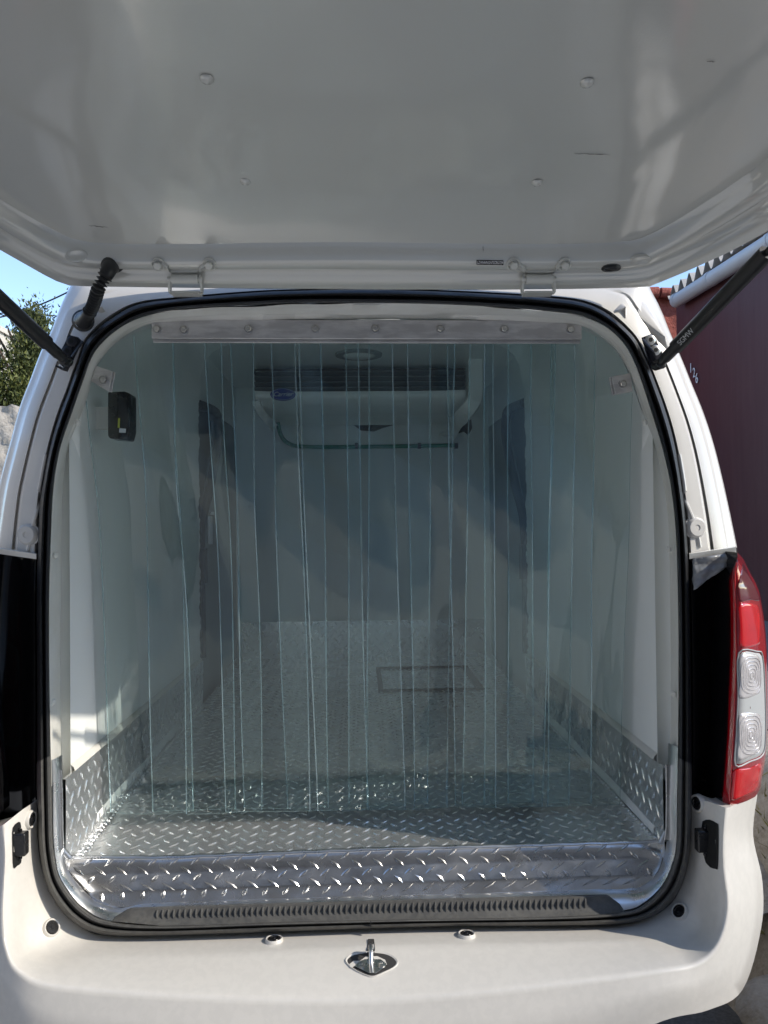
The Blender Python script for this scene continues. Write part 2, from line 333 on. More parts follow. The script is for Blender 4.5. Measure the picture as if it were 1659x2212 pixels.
M['leaf'] = mat('cypress_leaf', (.085, .10, .022), .6, noise=(1.3, .8, (.040, .055, .018)), Subsurface_Weight=0)
M['leaf2'] = mat('cypress_leaf_bright', (.16, .17, .04), .6, noise=(2, .6, (.09, .11, .025)))
M['bark'] = mat('bark', (.09, .06, .04), .9, bump=(30, .6, .02))
def tree(x, y, h, r, nclump, label):
    t = thing('cypress_tree', (x, y, G), label, 'tree', 'evergreens behind the whitewashed wall')
    mb = MB(); mb.tube([(x+.05*math.sin(k), y, G+h*.93*k/8) for k in range(9)], [.12*(1-k/9)+.012 for k in range(9)], 9)
    for k in range(14):
        a = rng.uniform(0, 6.28); z = G+h*rng.uniform(.25, .8); L_ = r*rng.uniform(.4, .8)
        mb.tube([(x, y, z), (x+math.cos(a)*L_*.6, y+math.sin(a)*L_*.6, z+.25), (x+math.cos(a)*L_, y+math.sin(a)*L_, z+.6)], [.03, .02, .008], 5)
    mb.build('trunk', M['bark'], t)
    mb = MB(); V = []; Fc = []; mi = []
    for k in range(nclump):
        u = rng.uniform(.08, .985); a = rng.uniform(0, 6.283); prof = (1-u)**.55*(.55+.45*math.sin(min(1, u*4)*1.57))
        rad = r*prof*(rng.uniform(.35, 1.08)**.6)*(1+.22*math.sin(a*3+u*9)+.15*math.sin(a*5-u*14))
        c = np.array([x+math.cos(a)*rad, y+math.sin(a)*rad, G+h*u]); cs = .09+.11*rng.random(); br = 1 if rng.random() < .38 else 0
        for j in range(46):
            p = c+rng.normal(0, cs*.42, 3)*np.array([1, 1, 1.7]); d = rng.normal(0, 1, 3)*np.array([.7, .7, .4])+np.array([math.cos(a)*.4, math.sin(a)*.4, 1.2]); d /= np.linalg.norm(d)
            e = np.cross(d, rng.normal(0, 1, 3)); e /= np.linalg.norm(e); s = rng.uniform(.016, .040)
            o = len(V); V += [p-e*s*.4, p+e*s*.4, p+d*s*1.5+e*s*.15]; Fc.append((o, o+1, o+2)); mi.append(br)
    mb.v = [tuple(q) for q in V]; mb.f = Fc; mb.m = mi; mb.build('crown', [M['leaf'], M['leaf2']], t, smooth=False)
tree(-3.92, 9.3, 3.98, .62, 900, 'tall pointed cypress beside the pillar of the white van')
tree(-4.36, 9.1, 3.45, .50, 700, 'shorter rounded cypress left of the tallest one')
tree(-3.66, 9.8, 4.05, .50, 650, 'cypress with bright tip nearest the van pillar')
tree(-4.95, 9.3, 3.30, .55, 500, 'low dark evergreen at the left edge above the wall')
# unseen street behind the camera, added for its reflections; tall house darkens them
M['plaster'] = mat('street_plaster', (.27, .22, .19), .9, noise=(1.5, .5, (.22, .18, .15)), bump=(20, .3, .02))
hs = thing('street_house', (-1, -9, G), 'unseen tall brown plastered house across the street, added to darken reflections', 'house')
mb = MB(); mb.box((-1, -9, 2.7), (30, 4, 8.2)); mb.build('wall', M['plaster'], hs, smooth=False)
mb = MB(); mb.box((-1, -9, 6.87), (30.3, 4.3, .14)); mb.build('roof', M['corr'], hs, smooth=False)
for x in (-8, -4.6, -1.3, 2.0):
    mb = MB(); mb.box((x, -6.98, .5), (1.2, .1, 1.3)); mb.build('window', M['void'], hs, smooth=False)
ls = thing('side_wall', (-7.6, -1.2, G), 'long sunlit pale wall on the left side of the street', 'wall')
mb = MB(); mb.box((-7.6, -1.2, .25), (.3, 11, 3.3)); mb.build('wall_face', M['palewall'], ls, smooth=False)
# ================================================================== THE VAN
van = thing('van', (0, 3.2, G), 'white cargo van with raised tailgate and metal lined refrigerated hold', 'van')
C0 = np.array([783., 1300.])
SO = [(785,625),(650,627),(548,631),(397,644),(298,657),(238,689),(212,709),(185,738),(172,775),(159,811),(145,851),(132,884),(116,934),(102,990),(93,1039),(85,1089),(81,1181),(79,1320),(80,1459),(80,1600),(80,1702),(82,1766),(84,1826),(93,1886),(112,1936),(145,1981),(185,2008),(240,2021),(350,2021),(450,2018),(600,2013),(829,2005),(979,2001),(1179,2000),(1329,1997),(1394,1986),(1439,1961),(1469,1921),(1484,1876),(1492,1826),(1494,1726),(1494,1600),(1493,1494),(1491,1355),(1489,1251),(1484,1146),(1475,1063),(1464,990),(1451,930),(1434,874),(1418,831),(1405,798),(1391,768),(1375,735),(1355,712),(1329,689),(1296,667),(1253,651),(1193,643),(1110,637),(950,629)]
SI = [(785,655),(650,655),(548,659),(430,665),(364,672),(298,689),(251,715),(215,748),(195,781),(182,818),(169,854),(152,904),(132,963),(120,1023),(114,1080),(110,1181),(107,1285),(107,1424),(109,1563),(112,1702),(114,1806),(117,1841),(127,1891),(155,1936),(185,1966),(230,1988),(350,1999),(600,1991),(829,1986),(1029,1983),(1229,1978),(1354,1968),(1394,1951),(1429,1916),(1449,1876),(1461,1826),(1463,1726),(1465,1600),(1466,1494),(1466,1355),(1464,1251),(1460,1146),(1451,1063),(1444,1023),(1428,957),(1408,891),(1388,828),(1372,785),(1352,748),(1325,719),(1296,699),(1256,682),(1193,674),(1110,666),(950,658)]
BO = [(785,585),(400,588),(200,592),(165,598),(152,618),(132,659),(109,719),(89,758),(66,818),(43,877),(23,950),(0,1036),(-14,1110),(-26,1190),(-38,1300),(-46,1450),(-48,1600),(-42,1800),(-20,1950),(60,2060),(200,2090),(783,2090),(1400,2080),(1560,2010),(1618,1850),(1628,1720),(1632,1600),(1628,1450),(1616,1320),(1604,1240),(1592,1181),(1573,1089),(1554,1006),(1537,943),(1517,884),(1494,828),(1474,778),(1448,719),(1428,669),(1405,624),(1395,600),(1360,592),(1150,588)]
NP = 480
TH = np.linspace(0, 2*math.pi, NP, endpoint=False)
def polar(ctrl, n=NP, c=C0, th=None):
    p = np.array(crom(ctrl, 10, True))-c; a = np.unwrap(np.arctan2(-p[:, 1], p[:, 0])); r = np.hypot(p[:, 0], p[:, 1])
    if a[-1] < a[0]: a = a[::-1]; r = r[::-1]
    aa = np.concatenate([a+k*2*math.pi for k in (-2, -1, 0, 1, 2)]); rr = np.tile(r, 5); o = np.argsort(aa)
    t = TH if th is None else th
    return np.interp(t, aa[o], rr[o])
def pt(r, i, Y): return P(C0[0]+r[i]*math.cos(TH[i]), C0[1]-r[i]*math.sin(TH[i]), Y)
rO, rI, rB = polar(SO), polar(SI), polar(BO)
def ring(prof, ra, rb, idx=None):
    idx = range(NP) if idx is None else idx
    return [[pt(ra*(1-f)+rb*f, i, Y) for i in idx] for (f, Y) in prof]
def sector(a0, a1):
    i0 = int(round(a0/360*NP)); i1 = int(round(a1/360*NP)); return [i % NP for i in range(i0, i1+1)]
# --- outer skin: the sides, roof and floor pan running forward from the rear outline
mb = MB(); idx = range(NP)
rows = ring([(1, 1.60)], rO, rB)
rear = rows[0]
def push(rw, Y, sx=1, sz=1, dz=0): return [np.array([p[0]*sx, Y, p[2]*(sz if p[2] > 0 else min(sz, 1.02))+dz]) for p in rw]
mb.grid([rear, push(rear, 1.68, 1.005, 1.06), push(rear, 1.9, 1.02, 1.24), push(rear, 2.25, 1.03, 1.43), push(rear, 4.2, 1.03, 1.46), push(rear, 4.7, .98, 1.3), push(rear, 4.75, .5, .5)], True)
mb.add(push(rear, 4.76, .5, .5), [tuple(range(NP))])
mb.build('outer_shell', M['paint'], van, angle=60)
for sx in (-1, 1):
    for yy in (2.35, 4.3):
        mb = MB(); c = (sx*.66, yy, G+.30)
        mb.lathe(c, (sx, 0, 0), [(.17, -.09), (.27, -.09), (.295, -.06), (.30, 0), (.295, .06), (.27, .08), (.18, .08)], 40)
        wl = mb.build('wheel', M['tyre'], van)
        mb = MB(); mb.lathe(c, (sx, 0, 0), [(.18, .075), (.165, .05), (.06, .06), (0, .062)], 30); mb.build('rim', M['steel'], wl)
        mb = MB(); mb.tube([(c[0]-sx*.05, yy, c[2]), (sx*.3, yy, c[2]), (sx*.3, yy, c[2]+.35)], .05, 10); mb.build('axle', M['void'], wl)
# --- rear frame: painted pillars and header around the opening, with pressed ribs and grooves
up_i = sector(8.2, 171.6)
prof = [(-.03, 1.53), (.02, 1.507), (.06, 1.500), (.25, 1.503), (.40, 1.508), (.455, 1.509), (.475, 1.520), (.50, 1.521), (.53, 1.508), (.60, 1.510), (.76, 1.516), (.80, 1.522), (.86, 1.537), (.93, 1.542), (.965, 1.544), (.985, 1.55), (1, 1.56), (1, 1.62)]
def pillar(prof, idx):
    rows = []
    for f, Y in prof:
        row = []
        for i in idx:
            a = math.degrees(TH[i]); k = min(1, max(0, (abs(a-90)-38)/12))     # ribs fade out along the header
            base = float(np.interp(f, [-.03, .02, .06, .92, 1], [1.53, 1.512, 1.503, 1.535, 1.56]))
            row.append(pt(rO*(1-f)+rB*f, i, base*(1-k)+Y*k))
        rows.append(row)
    return rows
mb = MB(); mb.grid(pillar(prof, up_i)); PB = bvh(mb); fr = mb.build('rear_pillar_frame', M['paint'], van, angle=50)
# pressed details on the pillars: curved ribs and round plugs
def spt(f, i, Y):   # point on the pillar between seal (0) and edge (1)
    return pt(rO*(1-f)+rB*f, i, Y)
for (path, r_) in (([(112, 985, 1.505), (92, 1060, 1.503), (75, 1120, 1.503), (68, 1140, 1.503)], .0035), ([(64, 1170, 1.503), (60, 1190, 1.503)], .004),
                   ([(1447, 985, 1.505), (1468, 1050, 1.503), (1492, 1110, 1.503), (1499, 1128, 1.503)], .004), ([(1508, 1158, 1.502), (1512, 1182, 1.502)], .004)):
    mb = MB(); mb.tube([cast(PB, q[0], q[1], 0)[0] for q in crom(path, 6)], r_, 8); mb.build('pressed_rib', M['paint'], van)
for (px, py) in ((60, 1155), (1503, 1140)):
    mb = MB(); c, nn_ = cast(PB, px, py, -.001); mb.lathe(c, nn_, [(.0235, -.001), (.021, 0), (.020, .004), (.016, .008), (.006, .008), (.006, .0065), (.005, .0065), (0, .0068)], 28); mb.build('round_plug', M['paint'], van)
# upper corner pressings (raised facets tilted to darken like hollows, at the roof corners)
for pts in ([(1330, 668), (1345, 655), (1352, 668), (1350, 690), (1338, 700), (1322, 690)], [(1385, 648), (1400, 662), (1430, 722), (1446, 760), (1420, 735), (1392, 700), (1378, 676)],
            [(205, 640), (212, 655), (222, 668), (228, 672), (218, 676), (206, 668)]):
    q = [cast(PB, a, b, .002)[0] for a, b in pts]; cc = sum(q)/len(q); n_ = 20
    out = resample(crom(q, 6, True)+[q[0]], n_+1)[:-1]
    ap = cc*.35+max(out, key=lambda p: p[0])*.65+np.array([0, -.009, .004]); ap2 = ap+np.array([-.001, 0, -.006])
    mb = MB(); mb.grid([[p+np.array([0, .010, 0]) for p in out], [p+np.array([0, .002, 0]) for p in out], [p*.25+ap*.75+np.array([0, .001, 0]) for p in out], [ap]*n_], True); mb.build('corner_pressing', M['paint'], van, angle=80)
# --- black side panels beside the opening
for (a0, a1) in ((-33, 8.2), (171.6, 213)):
    id_ = sector(a0, a1)
    mb = MB(); mb.grid(ring([(-.03, 1.53), (.03, 1.512), (.09, 1.515), (.14, 1.545), (.5, 1.56), (.72, 1.55), (.86, 1.53), (1, 1.545), (1, 1.6)], rO, rB, id_)); mb.build('black_side_panel', M['gloss'], van, angle=50)
    mb = MB(); e = a1 if a0 < 0 else a0; i_ = int(round(e/360*NP)) % NP
    mb.grid([[pt(rO*(1-f)+rB*f+dz*0, i_, Y)+np.array([0, 0, h]) for f in (.02, .3, .6, .98)] for dz, h, Y in ((0, -.009, 1.503), (0, -.009, 1.494), (0, .001, 1.490), (0, .003, 1.50))]); mb.build('panel_joint', M['frame'], van)
# grey triangle painted as a reflection on the right black panel
mb = MB(); q = [P(1497, 1206, 1.488), P(1590, 1192, 1.488), P(1574, 1222, 1.487), P(1497, 1275, 1.487)]
g = [[q[0]*(1-u)*(1-v)+q[1]*u*(1-v)+q[2]*u*v+q[3]*(1-u)*v+np.array([0, rough(u*1.5, v*1.2, .006), 0]) for u in np.linspace(0, 1, 14)] for v in np.linspace(0, 1, 10)]
M['reflpatch'] = mat('reflection_grey', (.17, .18, .19), .25, spec=.6, noise=(18, .8, (.32, .33, .34)), bump=(16, .6, .01))
mb.grid(g); mb.build('painted_reflection', M['reflpatch'], van, solid=.001)
# --- door seal
mb = MB(); mb.grid(ring([(0, 1.52), (.03, 1.497), (.12, 1.484), (.28, 1.479), (.42, 1.484), (.50, 1.500), (.54, 1.503), (.60, 1.492), (.72, 1.485), (.86, 1.486), (.97, 1.497), (1, 1.53)], rO, rI), True)
low = MB()
se = mb.build('door_seal', M['rubber'], van, angle=50)
# greyer bottom run of the seal sits over it as one length of softer rubber
id_ = sector(206, 334)
mb = MB(); mb.grid(ring([(-.02, 1.515), (.02, 1.493), (.12, 1.479), (.28, 1.474), (.42, 1.479), (.50, 1.499), (.54, 1.500), (.60, 1.487), (.72, 1.480), (.86, 1.481), (.97, 1.492), (1.0, 1.52)], rO, rI, id_)); mb.build('seal_bottom_run', M['rubber2'], van, angle=50)
mb = MB(); mb.box(P(801, 2000, 1.474), (.0016, .006, .016)); mb.build('seal_joint', M['void'], van, smooth=False)
# --- inner lip between seal and hold
WXL, WXR, ZF, ZT, ZK = -.603, .612, -.655, .68, -.502
LIP = [(785,690),(650,690),(500,692),(380,696),(325,700),(285,716),(255,735),(232,757),(213,785),(200,815),(188,860),(176,905),(160,960),(150,1023),(146,1080),(144,1181),(142,1424),(143,1600),(144,1806),(152,1861),(165,1900),(190,1925),(240,1950),(350,1955),(829,1940),(1229,1925),(1354,1918),(1394,1900),(1415,1870),(1428,1826),(1432,1726),(1436,1600),(1436,1355),(1434,1200),(1430,1110),(1418,1030),(1402,957),(1384,891),(1366,828),(1350,790),(1330,757),(1302,730),(1270,710),(1230,700),(1110,694),(950,691)]
LIP = [(x+(-12 if x < 783 else 12)*min(1, max(0, (y-860)/100))*(y < 1812), y) for x, y in LIP]
rL = polar(LIP)
id_ = sector(-31, 211)
rows = ring([(-.02, 1.53), (.02, 1.508), (.10, 1.512), (.5, 1.54), (.62, 1.548), (.68, 1.562), (.74, 1.566), (1, 1.60), (1, 1.615)], rI, rL, id_)
# wavy flange like hand-dressed sheet along the top
mb = MB(); mb.grid([[p+np.array([0, rough(p[0]*2.2, k*.7, .006), rough(p[0]*1.7+k, 2, .003)]) for p in r] for k, r in enumerate(rows)]); mb.build('opening_frame', M['frame'], van, angle=60)
# header panel from lip out to the hold's section
def section(n):
    """rounded box of the hold in x,z, same angular order as TH"""
    out = []
    cz = (ZF+ZT)/2; cx = (WXL+WXR)/2; hw = (WXR-WXL)/2; hh = (ZT-ZF)/2
    return cx, cz, hw, hh
cx, cz, hw, hh = section(0)
def sec_pt(i, Y, k=10.0):
    q = pt(rL, i, 1.6); dx = q[0]-cx; dz = q[2]-cz; a = math.atan2(dz/hh, dx/hw)
    c, s = math.cos(a), math.sin(a); pw = 9 if s > 0 else 40
    r_ = (abs(c)**pw+abs(s)**pw)**(-1/pw)
    return np.array([cx+hw*c*r_, Y, cz+hh*s*r_])
lip_row = [pt(rL, i, 1.612) for i in range(NP)]
mb = MB(); mb.grid([[pt(rL, i, 1.613) for i in id_], [sec_pt(i, 1.66)*np.array([1, 1, .80 if sec_pt(i, 1.66)[2] > 0 else 1]) for i in id_]]); mb.build('header_panel', M['liner'], van)
# --- insulated liner: side walls and ceiling (one shell) up to the side doors
id2 = [i for i in sector(-40, 220)]
pts0 = [sec_pt(i, 1.655) for i in id2]; pts0 = [p for p in pts0 if p[2] > ZF+.01]
pts0 = [pts0[0]*np.array([1, 1, 0])+np.array([0, 0, ZF])]+pts0+[pts0[-1]*np.array([1, 1, 0])+np.array([0, 0, ZF])]
def rise(Y): return float(np.interp(Y, [1.6, 1.66, 1.9, 2.2], [.76, .80, .93, 1]))
def lin(Y, k=0): return [np.array([p[0]+(rough(p[2]*9, Y*5, k)), Y+(rough(p[2]*31, 1, k*1.5) if k else 0), p[2]*(rise(Y) if p[2] > 0 else 1)]) for p in pts0]
mb = MB(); mb.grid([lin(Y) for Y in np.linspace(1.60, 2.80, 14)]+[lin(2.86, .004)]); mb.build('side_liner', M['liner'], van, angle=60)
# pieces of wall between the rear lip and the liner (visible returns)
mb = MB(); mb.grid([lin(2.86, .004), [p*np.array([1.03, 1, 1.02]) for p in lin(2.875, .006)], [p*np.array([1.10, 1, 1.06]) for p in lin(2.89, .006)]]); mb.build('cut_liner_edge', M['foam'], van)
# screw heads on the liner returns
for (px, py, Y) in ((118, 1200, 1.53), (112, 1518, 1.53), (166, 912, 1.53), (1447, 1187, 1.53), (1457, 1500, 1.53), (1395, 912, 1.53)):
    mb = MB(); c = P(px, py, Y-.012); mb.lathe(c, (0, -1, 0), [(.006, -.01), (.006, 0), (.004, .0025), (0, .003)], 16, sx=.6, xa=(1, 0, 0)); mb.build('screw_cap', M['frame'], van)
# --- forward bay with side doors (both sides), partition, roof
for sx, X0 in ((-1, WXL), (1, WXR)):
    dr = None
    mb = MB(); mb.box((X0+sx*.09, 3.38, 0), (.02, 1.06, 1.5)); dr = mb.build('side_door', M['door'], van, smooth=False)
    pth = [(X0+sx*.012, 2.93, -.50), (X0+sx*.012, 2.94, -.04), (X0+sx*.012, 3.12, .15), (X0+sx*.012, 3.31, .36), (X0+sx*.012, 3.30, .45), (X0+sx*.012, 3.22, .475), (X0+sx*.012, 2.92, .455)]
    mb = MB(); mb.tube([p for p in crom(pth, 8)], .019, 12); mb.build('side_door_seal', M['rubber'], dr)
    ff = [(X0+sx*.03, 2.88, -.66), (X0+sx*.03, 3.9, -.66)]
    # pillar skin around the door aperture, above and ahead of the seal curve
    poly = [(3.24, .478), (3.34, .45), (3.345, .36), (3.15, .13), (2.97, -.05), (2.96, -.66), (3.86, -.66), (3.86, .478)]
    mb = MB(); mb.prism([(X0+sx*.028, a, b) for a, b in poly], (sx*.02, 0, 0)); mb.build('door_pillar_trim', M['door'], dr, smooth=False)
    mb = MB(); mb.prism([(X0+sx*.026, a, b) for a, b in [(2.88, .480), (3.86, .480), (3.86, .70), (2.88, .70)]], (sx*.02, 0, 0)); mb.build('cornice_panel', M['liner2'], dr, smooth=False)
    mb = MB(); mb.box((X0+sx*.005, 2.93, -.155), (.03, .06, .135)); mb.build('door_latch', M['rubber'], dr, smooth=False, bevel=.004)
    if sx < 0:
        mb = MB(); mb.box((X0+.02, 3.0, .045), (.008, .05, .012)); mb.box((X0+.012, 3.0, -.02), (.01, .05, .11)); mb.build('door_catch', M['white'], dr, smooth=False, bevel=.003)
mb = MB(); mb.box((0, 3.87, 0), (1.5, .03, 1.5)); mb.build('bulkhead', M['liner2'], van, smooth=False)
mb = MB(); mb.box((0, 3.37, .70), (1.5, 1.06, .03)); mb.build('forward_ceiling', M['liner2'], van, smooth=False)
# --- tread plate
def treads(mb, S, Lu, Lv, pitch=.0205, L_=.027, W_=.0068, H_=.0020, skip=None, jit=.0):
    """S(u,v)->(point, normal) in metres; herringbone of raised lozenges"""
    nu = int(Lu/pitch); nv = int(Lv/pitch)
    for a in range(nu+1):
        for b in range(nv+1):
            u = (a+.5)*pitch; v = (b+.5)*pitch; s = 1 if b % 2 else -1
            if (a+b) % 2: continue
            ang = s*R(45)
            if u > Lu-.012 or v > Lv-.010: continue
            if skip and skip(u, v): continue
            cu, su = math.cos(ang), math.sin(ang)
            def g(du, dv, h):
                p, n = S(min(max(u+du*cu-dv*su, 0), Lu), min(max(v+du*su+dv*cu, 0), Lv)); return p+n*h
            l, w_ = L_/2, W_/2
            vs = [g(-l, 0, .0001), g(-l*.35, -w_, .0001), g(l*.35, -w_, .0001), g(l, 0, .0001), g(l*.35, w_, .0001), g(-l*.35, w_, .0001),
                  g(-l*.62, 0, H_*.75), g(-l*.25, -w_*.35, H_), g(l*.25, -w_*.35, H_), g(l*.62, 0, H_*.75), g(l*.25, w_*.35, H_), g(-l*.25, w_*.35, H_)]
            mb.add(vs, [(0, 1, 7, 6), (1, 2, 8, 7), (2, 3, 9, 8), (3, 4, 10, 9), (4, 5, 11, 10), (5, 0, 6, 11), (6, 7, 8, 9, 10, 11)])
def flat(o, du, dv, n):
    o, du, dv, n = [np.array(k, float) for k in (o, du, dv, n)]
    return lambda u, v: (o+du*u+dv*v, n)
def wob(x, y): return .0018*math.sin(x*5.1+1)*math.sin(y*3.3)+.0010*math.sin(x*13+y*4)
YN = 1.585
def ZFx(x, y):
    t = (WXR-x)/(WXR-WXL); f_ = max(0, 1-(y-YN)/.5)
    return ZF-.006-t*.006-f_*(.002+.020*t)
def Sfl(u, v):
    x = WXL+u; y = YN+v
    return np.array([x, y, ZFx(x, y)+wob(x, y)]), np.array([0, 0, 1.])
mb = MB(); Lx = WXR-WXL; Ly = 3.86-YN
mb.grid([[Sfl(u, v)[0] for u in np.linspace(0, Lx, 70)] for v in np.linspace(0, Ly, 120)])
treads(mb, Sfl, Lx, Ly)
fl = mb.build('floor_plate', M['tread'], van, angle=25)
# access hatch in the floor
mb = MB(); hx0, hx1, hy0, hy1 = .055, .475, 3.03, 3.53
for (a, b, c, d) in ((hx0, hx1, hy0, hy0+.022), (hx0, hx1, hy1-.022, hy1), (hx0, hx0+.02, hy0, hy1), (hx1-.03, hx1, hy0, hy1)):
    mb.box(((a+b)/2, (c+d)/2, ZF-.006), (b-a, d-c, .008))
mb.build('floor_hatch_frame', M['void'], fl, smooth=False)
# kick plates
for sx, X0 in ((-1, WXL), (1, WXR)):
    t = .006; hgt = ZK-ZF; Lk = 2.87-1.552
    def Sk(u, v, X0=X0, sx=sx): return np.array([X0-sx*(t+.004*math.sin(u*4)*0+wob(u, v*4)), 1.552+u, ZF-.034+v*(hgt+.034)/hgt]), np.array([-sx, 0, 0.])
    mb = MB(); mb.grid([[Sk(u, v)[0] for u in np.linspace(0, Lk, 40)] for v in np.linspace(0, hgt, 5)]); mb.grid([[Sk(u, hgt)[0] for u in np.linspace(0, Lk, 40)], [Sk(u, hgt)[0]+np.array([sx*.006, 0, 0]) for u in np.linspace(0, Lk, 40)]])
    treads(mb, Sk, Lk, hgt); mb.build('kick_plate', M['tread'], van, angle=25)
    mb = MB()
    mb.tube([(X0-sx*.009, y, ZFx(X0, y)) for y in np.linspace(1.6, 2.83, 20)], .004, 6)
    for k in range(75):      # stitched weld bead in the corner
        y = 1.60+k*.0165
        mb.lathe((X0-sx*(.010+.002*rng.random()), y, ZFx(X0, y)+.001), (0, 0, 1), [(.0065, 0), (.0055, .002), (.003, .003+.002*rng.random()), (0, .0045)], 8)
    mb.build('weld_bead', M['weld'], van)
    mb = MB(); mb.grid([[(X0-sx*a, y, z) for y in np.linspace(1.6, 2.86, 50)] for a, z in ((.0005, ZK-.001), (.009+0, ZK+.001), (.006, ZK+.009), (.0005, ZK+.014))]); mb.build('sealant_line', M['frame'], van)
def Sb(u, v): return np.array([WXL+u, 3.845+wob(u*2, v*3), ZF-.015+v]), np.array([0, -1., 0])
mb = MB(); mb.grid([[Sb(u, v)[0] for u in np.linspace(0, Lx, 50)] for v in np.linspace(0, .185, 6)]); treads(mb, Sb, Lx, .185); mb.build('bulkhead_plate', M['tread'], van, angle=25)
# --- step below the floor: nosing, tread face, flange; ends sweep round the corners
TL = [(138, 1838), (150, 1852), (350, 1852), (600, 1844), (829, 1834), (1129, 1827), (1300, 1822), (1418, 1818), (1436, 1806)]
def Sst(u, v):
    """u 0..1 left to right, v 0..1 nosing to foot; the ends tuck behind the flange"""
    k = 1-math.sqrt(max(0, 1-v**2.6))
    xl = 133+100*k; xr = 1443-100*k
    px = xl+(xr-xl)*u
    yt = np.interp(px, [150, 350, 829, 1129, 1427], [1852, 1853, 1834, 1827, 1818]); yb = np.interp(px, [150, 330, 500, 829, 1029, 1279, 1400], [1966, 1957, 1951, 1942, 1936, 1927, 1925])
    e = min(u, 1-u); curl = max(0, 1-e/.09)**2
    Y = np.interp(v, [0, .12, .3, .7, 1], [1.585, 1.579, 1.574, 1.568, 1.555])-curl*.012*math.sin(v*math.pi)
    return P(px, yt+(yb-yt)*v, Y)
Ws, Hs = 1.16, .118
def Sst2(u, v):
    a, b = u/Ws, v/Hs; e = 1e-3; p = Sst(a, b); du = Sst(min(a+e, 1), b)-Sst(max(a-e, 0), b); dv = Sst(a, min(b+e, 1))-Sst(a, max(b-e, 0)); n = np.cross(du, dv); n /= np.linalg.norm(n)
    if n[1] > 0: n = -n
    return p, n
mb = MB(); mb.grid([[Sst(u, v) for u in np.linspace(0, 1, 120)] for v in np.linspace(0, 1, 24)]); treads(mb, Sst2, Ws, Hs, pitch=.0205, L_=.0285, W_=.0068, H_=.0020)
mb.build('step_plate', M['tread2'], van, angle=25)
# rolled nosing
xs_ = np.linspace(148, 1428, 90); ny = np.interp(xs_, [150, 350, 829, 1129, 1427], [1852, 1853, 1834, 1827, 1818])
mb = MB(); mb.tube([P(a, b-1, 1.588)+np.array([0, 0, -.002+.0006*math.sin(a*.09)]) for a, b in zip(xs_, ny)], .0055, 14); mb.build('nosing', M['alu'], van)
# plain flange following the seal
fi = sector(207, 335)
AL = [(785,1936),(500,1946),(330,1952),(262,1962),(235,1957),(200,1942),(170,1912),(147,1880),(139,1841),(137,1751),(136,1690),(134,1600),(130,1400),(130,1200),(200,900),(500,700),(785,690),(1100,700),(1370,900),(1438,1200),(1443,1400),(1444,1600),(1440,1726),(1441,1811),(1424,1881),(1390,1914),(1360,1922),(1279,1922),(1029,1931)]
rA = polar(AL)
rows = ring([(-.03, 1.52), (.04, 1.506), (.3, 1.512), (.6, 1.520), (.8, 1.530), (.93, 1.538), (1, 1.545), (1.01, 1.549), (1.012, 1.556)], rI, rA, fi)
mb = MB(); mb.grid([[p+np.array([0, rough(p[0]*3, k*.8, .0025), 0]) for p in r] for k, r in enumerate(rows)]); mb.build('sill_flange', M['alu'], van, angle=60)
for s_ in (sector(207, 214), sector(327, 335)):
    pass
# vertical edge strips up the jambs
for q in ([(128, 1664), (130, 1720), (131, 1790), (133, 1832)], [(1449, 1652), (1450, 1720), (1449, 1790), (1446, 1815)]):
    mb = MB(); mb.grid([[P(a+dx, b, Y) for a, b in q] for dx, Y in ((-12, 1.530), (-11, 1.524), (5, 1.524), (6, 1.528), (6, 1.56))]); mb.build('jamb_strip', M['alu'], van, bevel=.001)
for (c, d) in (((134, 1835), (150, 1852)), ((1436, 1800), (1428, 1818))):
    mb = MB(); mb.tube([P(*c, 1.54), P(*d, 1.54)], .003, 6)
    for t_ in np.linspace(0, 1, 6): mb.lathe(P(c[0]*(1-t_)+d[0]*t_, c[1]*(1-t_)+d[1]*t_, 1.54), (0, -.8, .6), [(.006, 0), (.005, .003), (0, .005)], 8)
    mb.build('corner_weld', M['weld'], van)
# --- black ribbed scuff strip
def Ssc(u, v):
    px = 240+(1352-240)*u
    e = min(u, 1-u); sq = min(1, (e/.035))**.5 if e < .035 else 1
    yt = np.interp(px, [240, 290, 829, 1300, 1352], [1968, 1960, 1944, 1932, 1936]); yb = np.interp(px, [240, 350, 829, 1229, 1352], [1990, 2000, 1989, 1981, 1972])
    ym = yb-(yb-yt)*sq
    return P(px, ym+(yb-ym)*v, np.interp(v, [0, .08, .5, .8, 1], [1.527, 1.512, 1.506, 1.497, 1.49]))
mb = MB(); mb.grid([[Ssc(u, v) for u in np.linspace(0, 1, 160)] for v in [0, .04, .08, .2, .4, .6, .8, .9, 1]])
for k in range(78):
    u = .09+k*.0108
    a, b = Ssc(u, .18), Ssc(u-.0012, .62); mb.tube([a+np.array([0, 0, .0]), (a+b)/2+np.array([0, -.002, .001]), b], [.0018, .0023, .0016], 6)
mb.build('scuff_strip', M['rubber2'], van, angle=50)
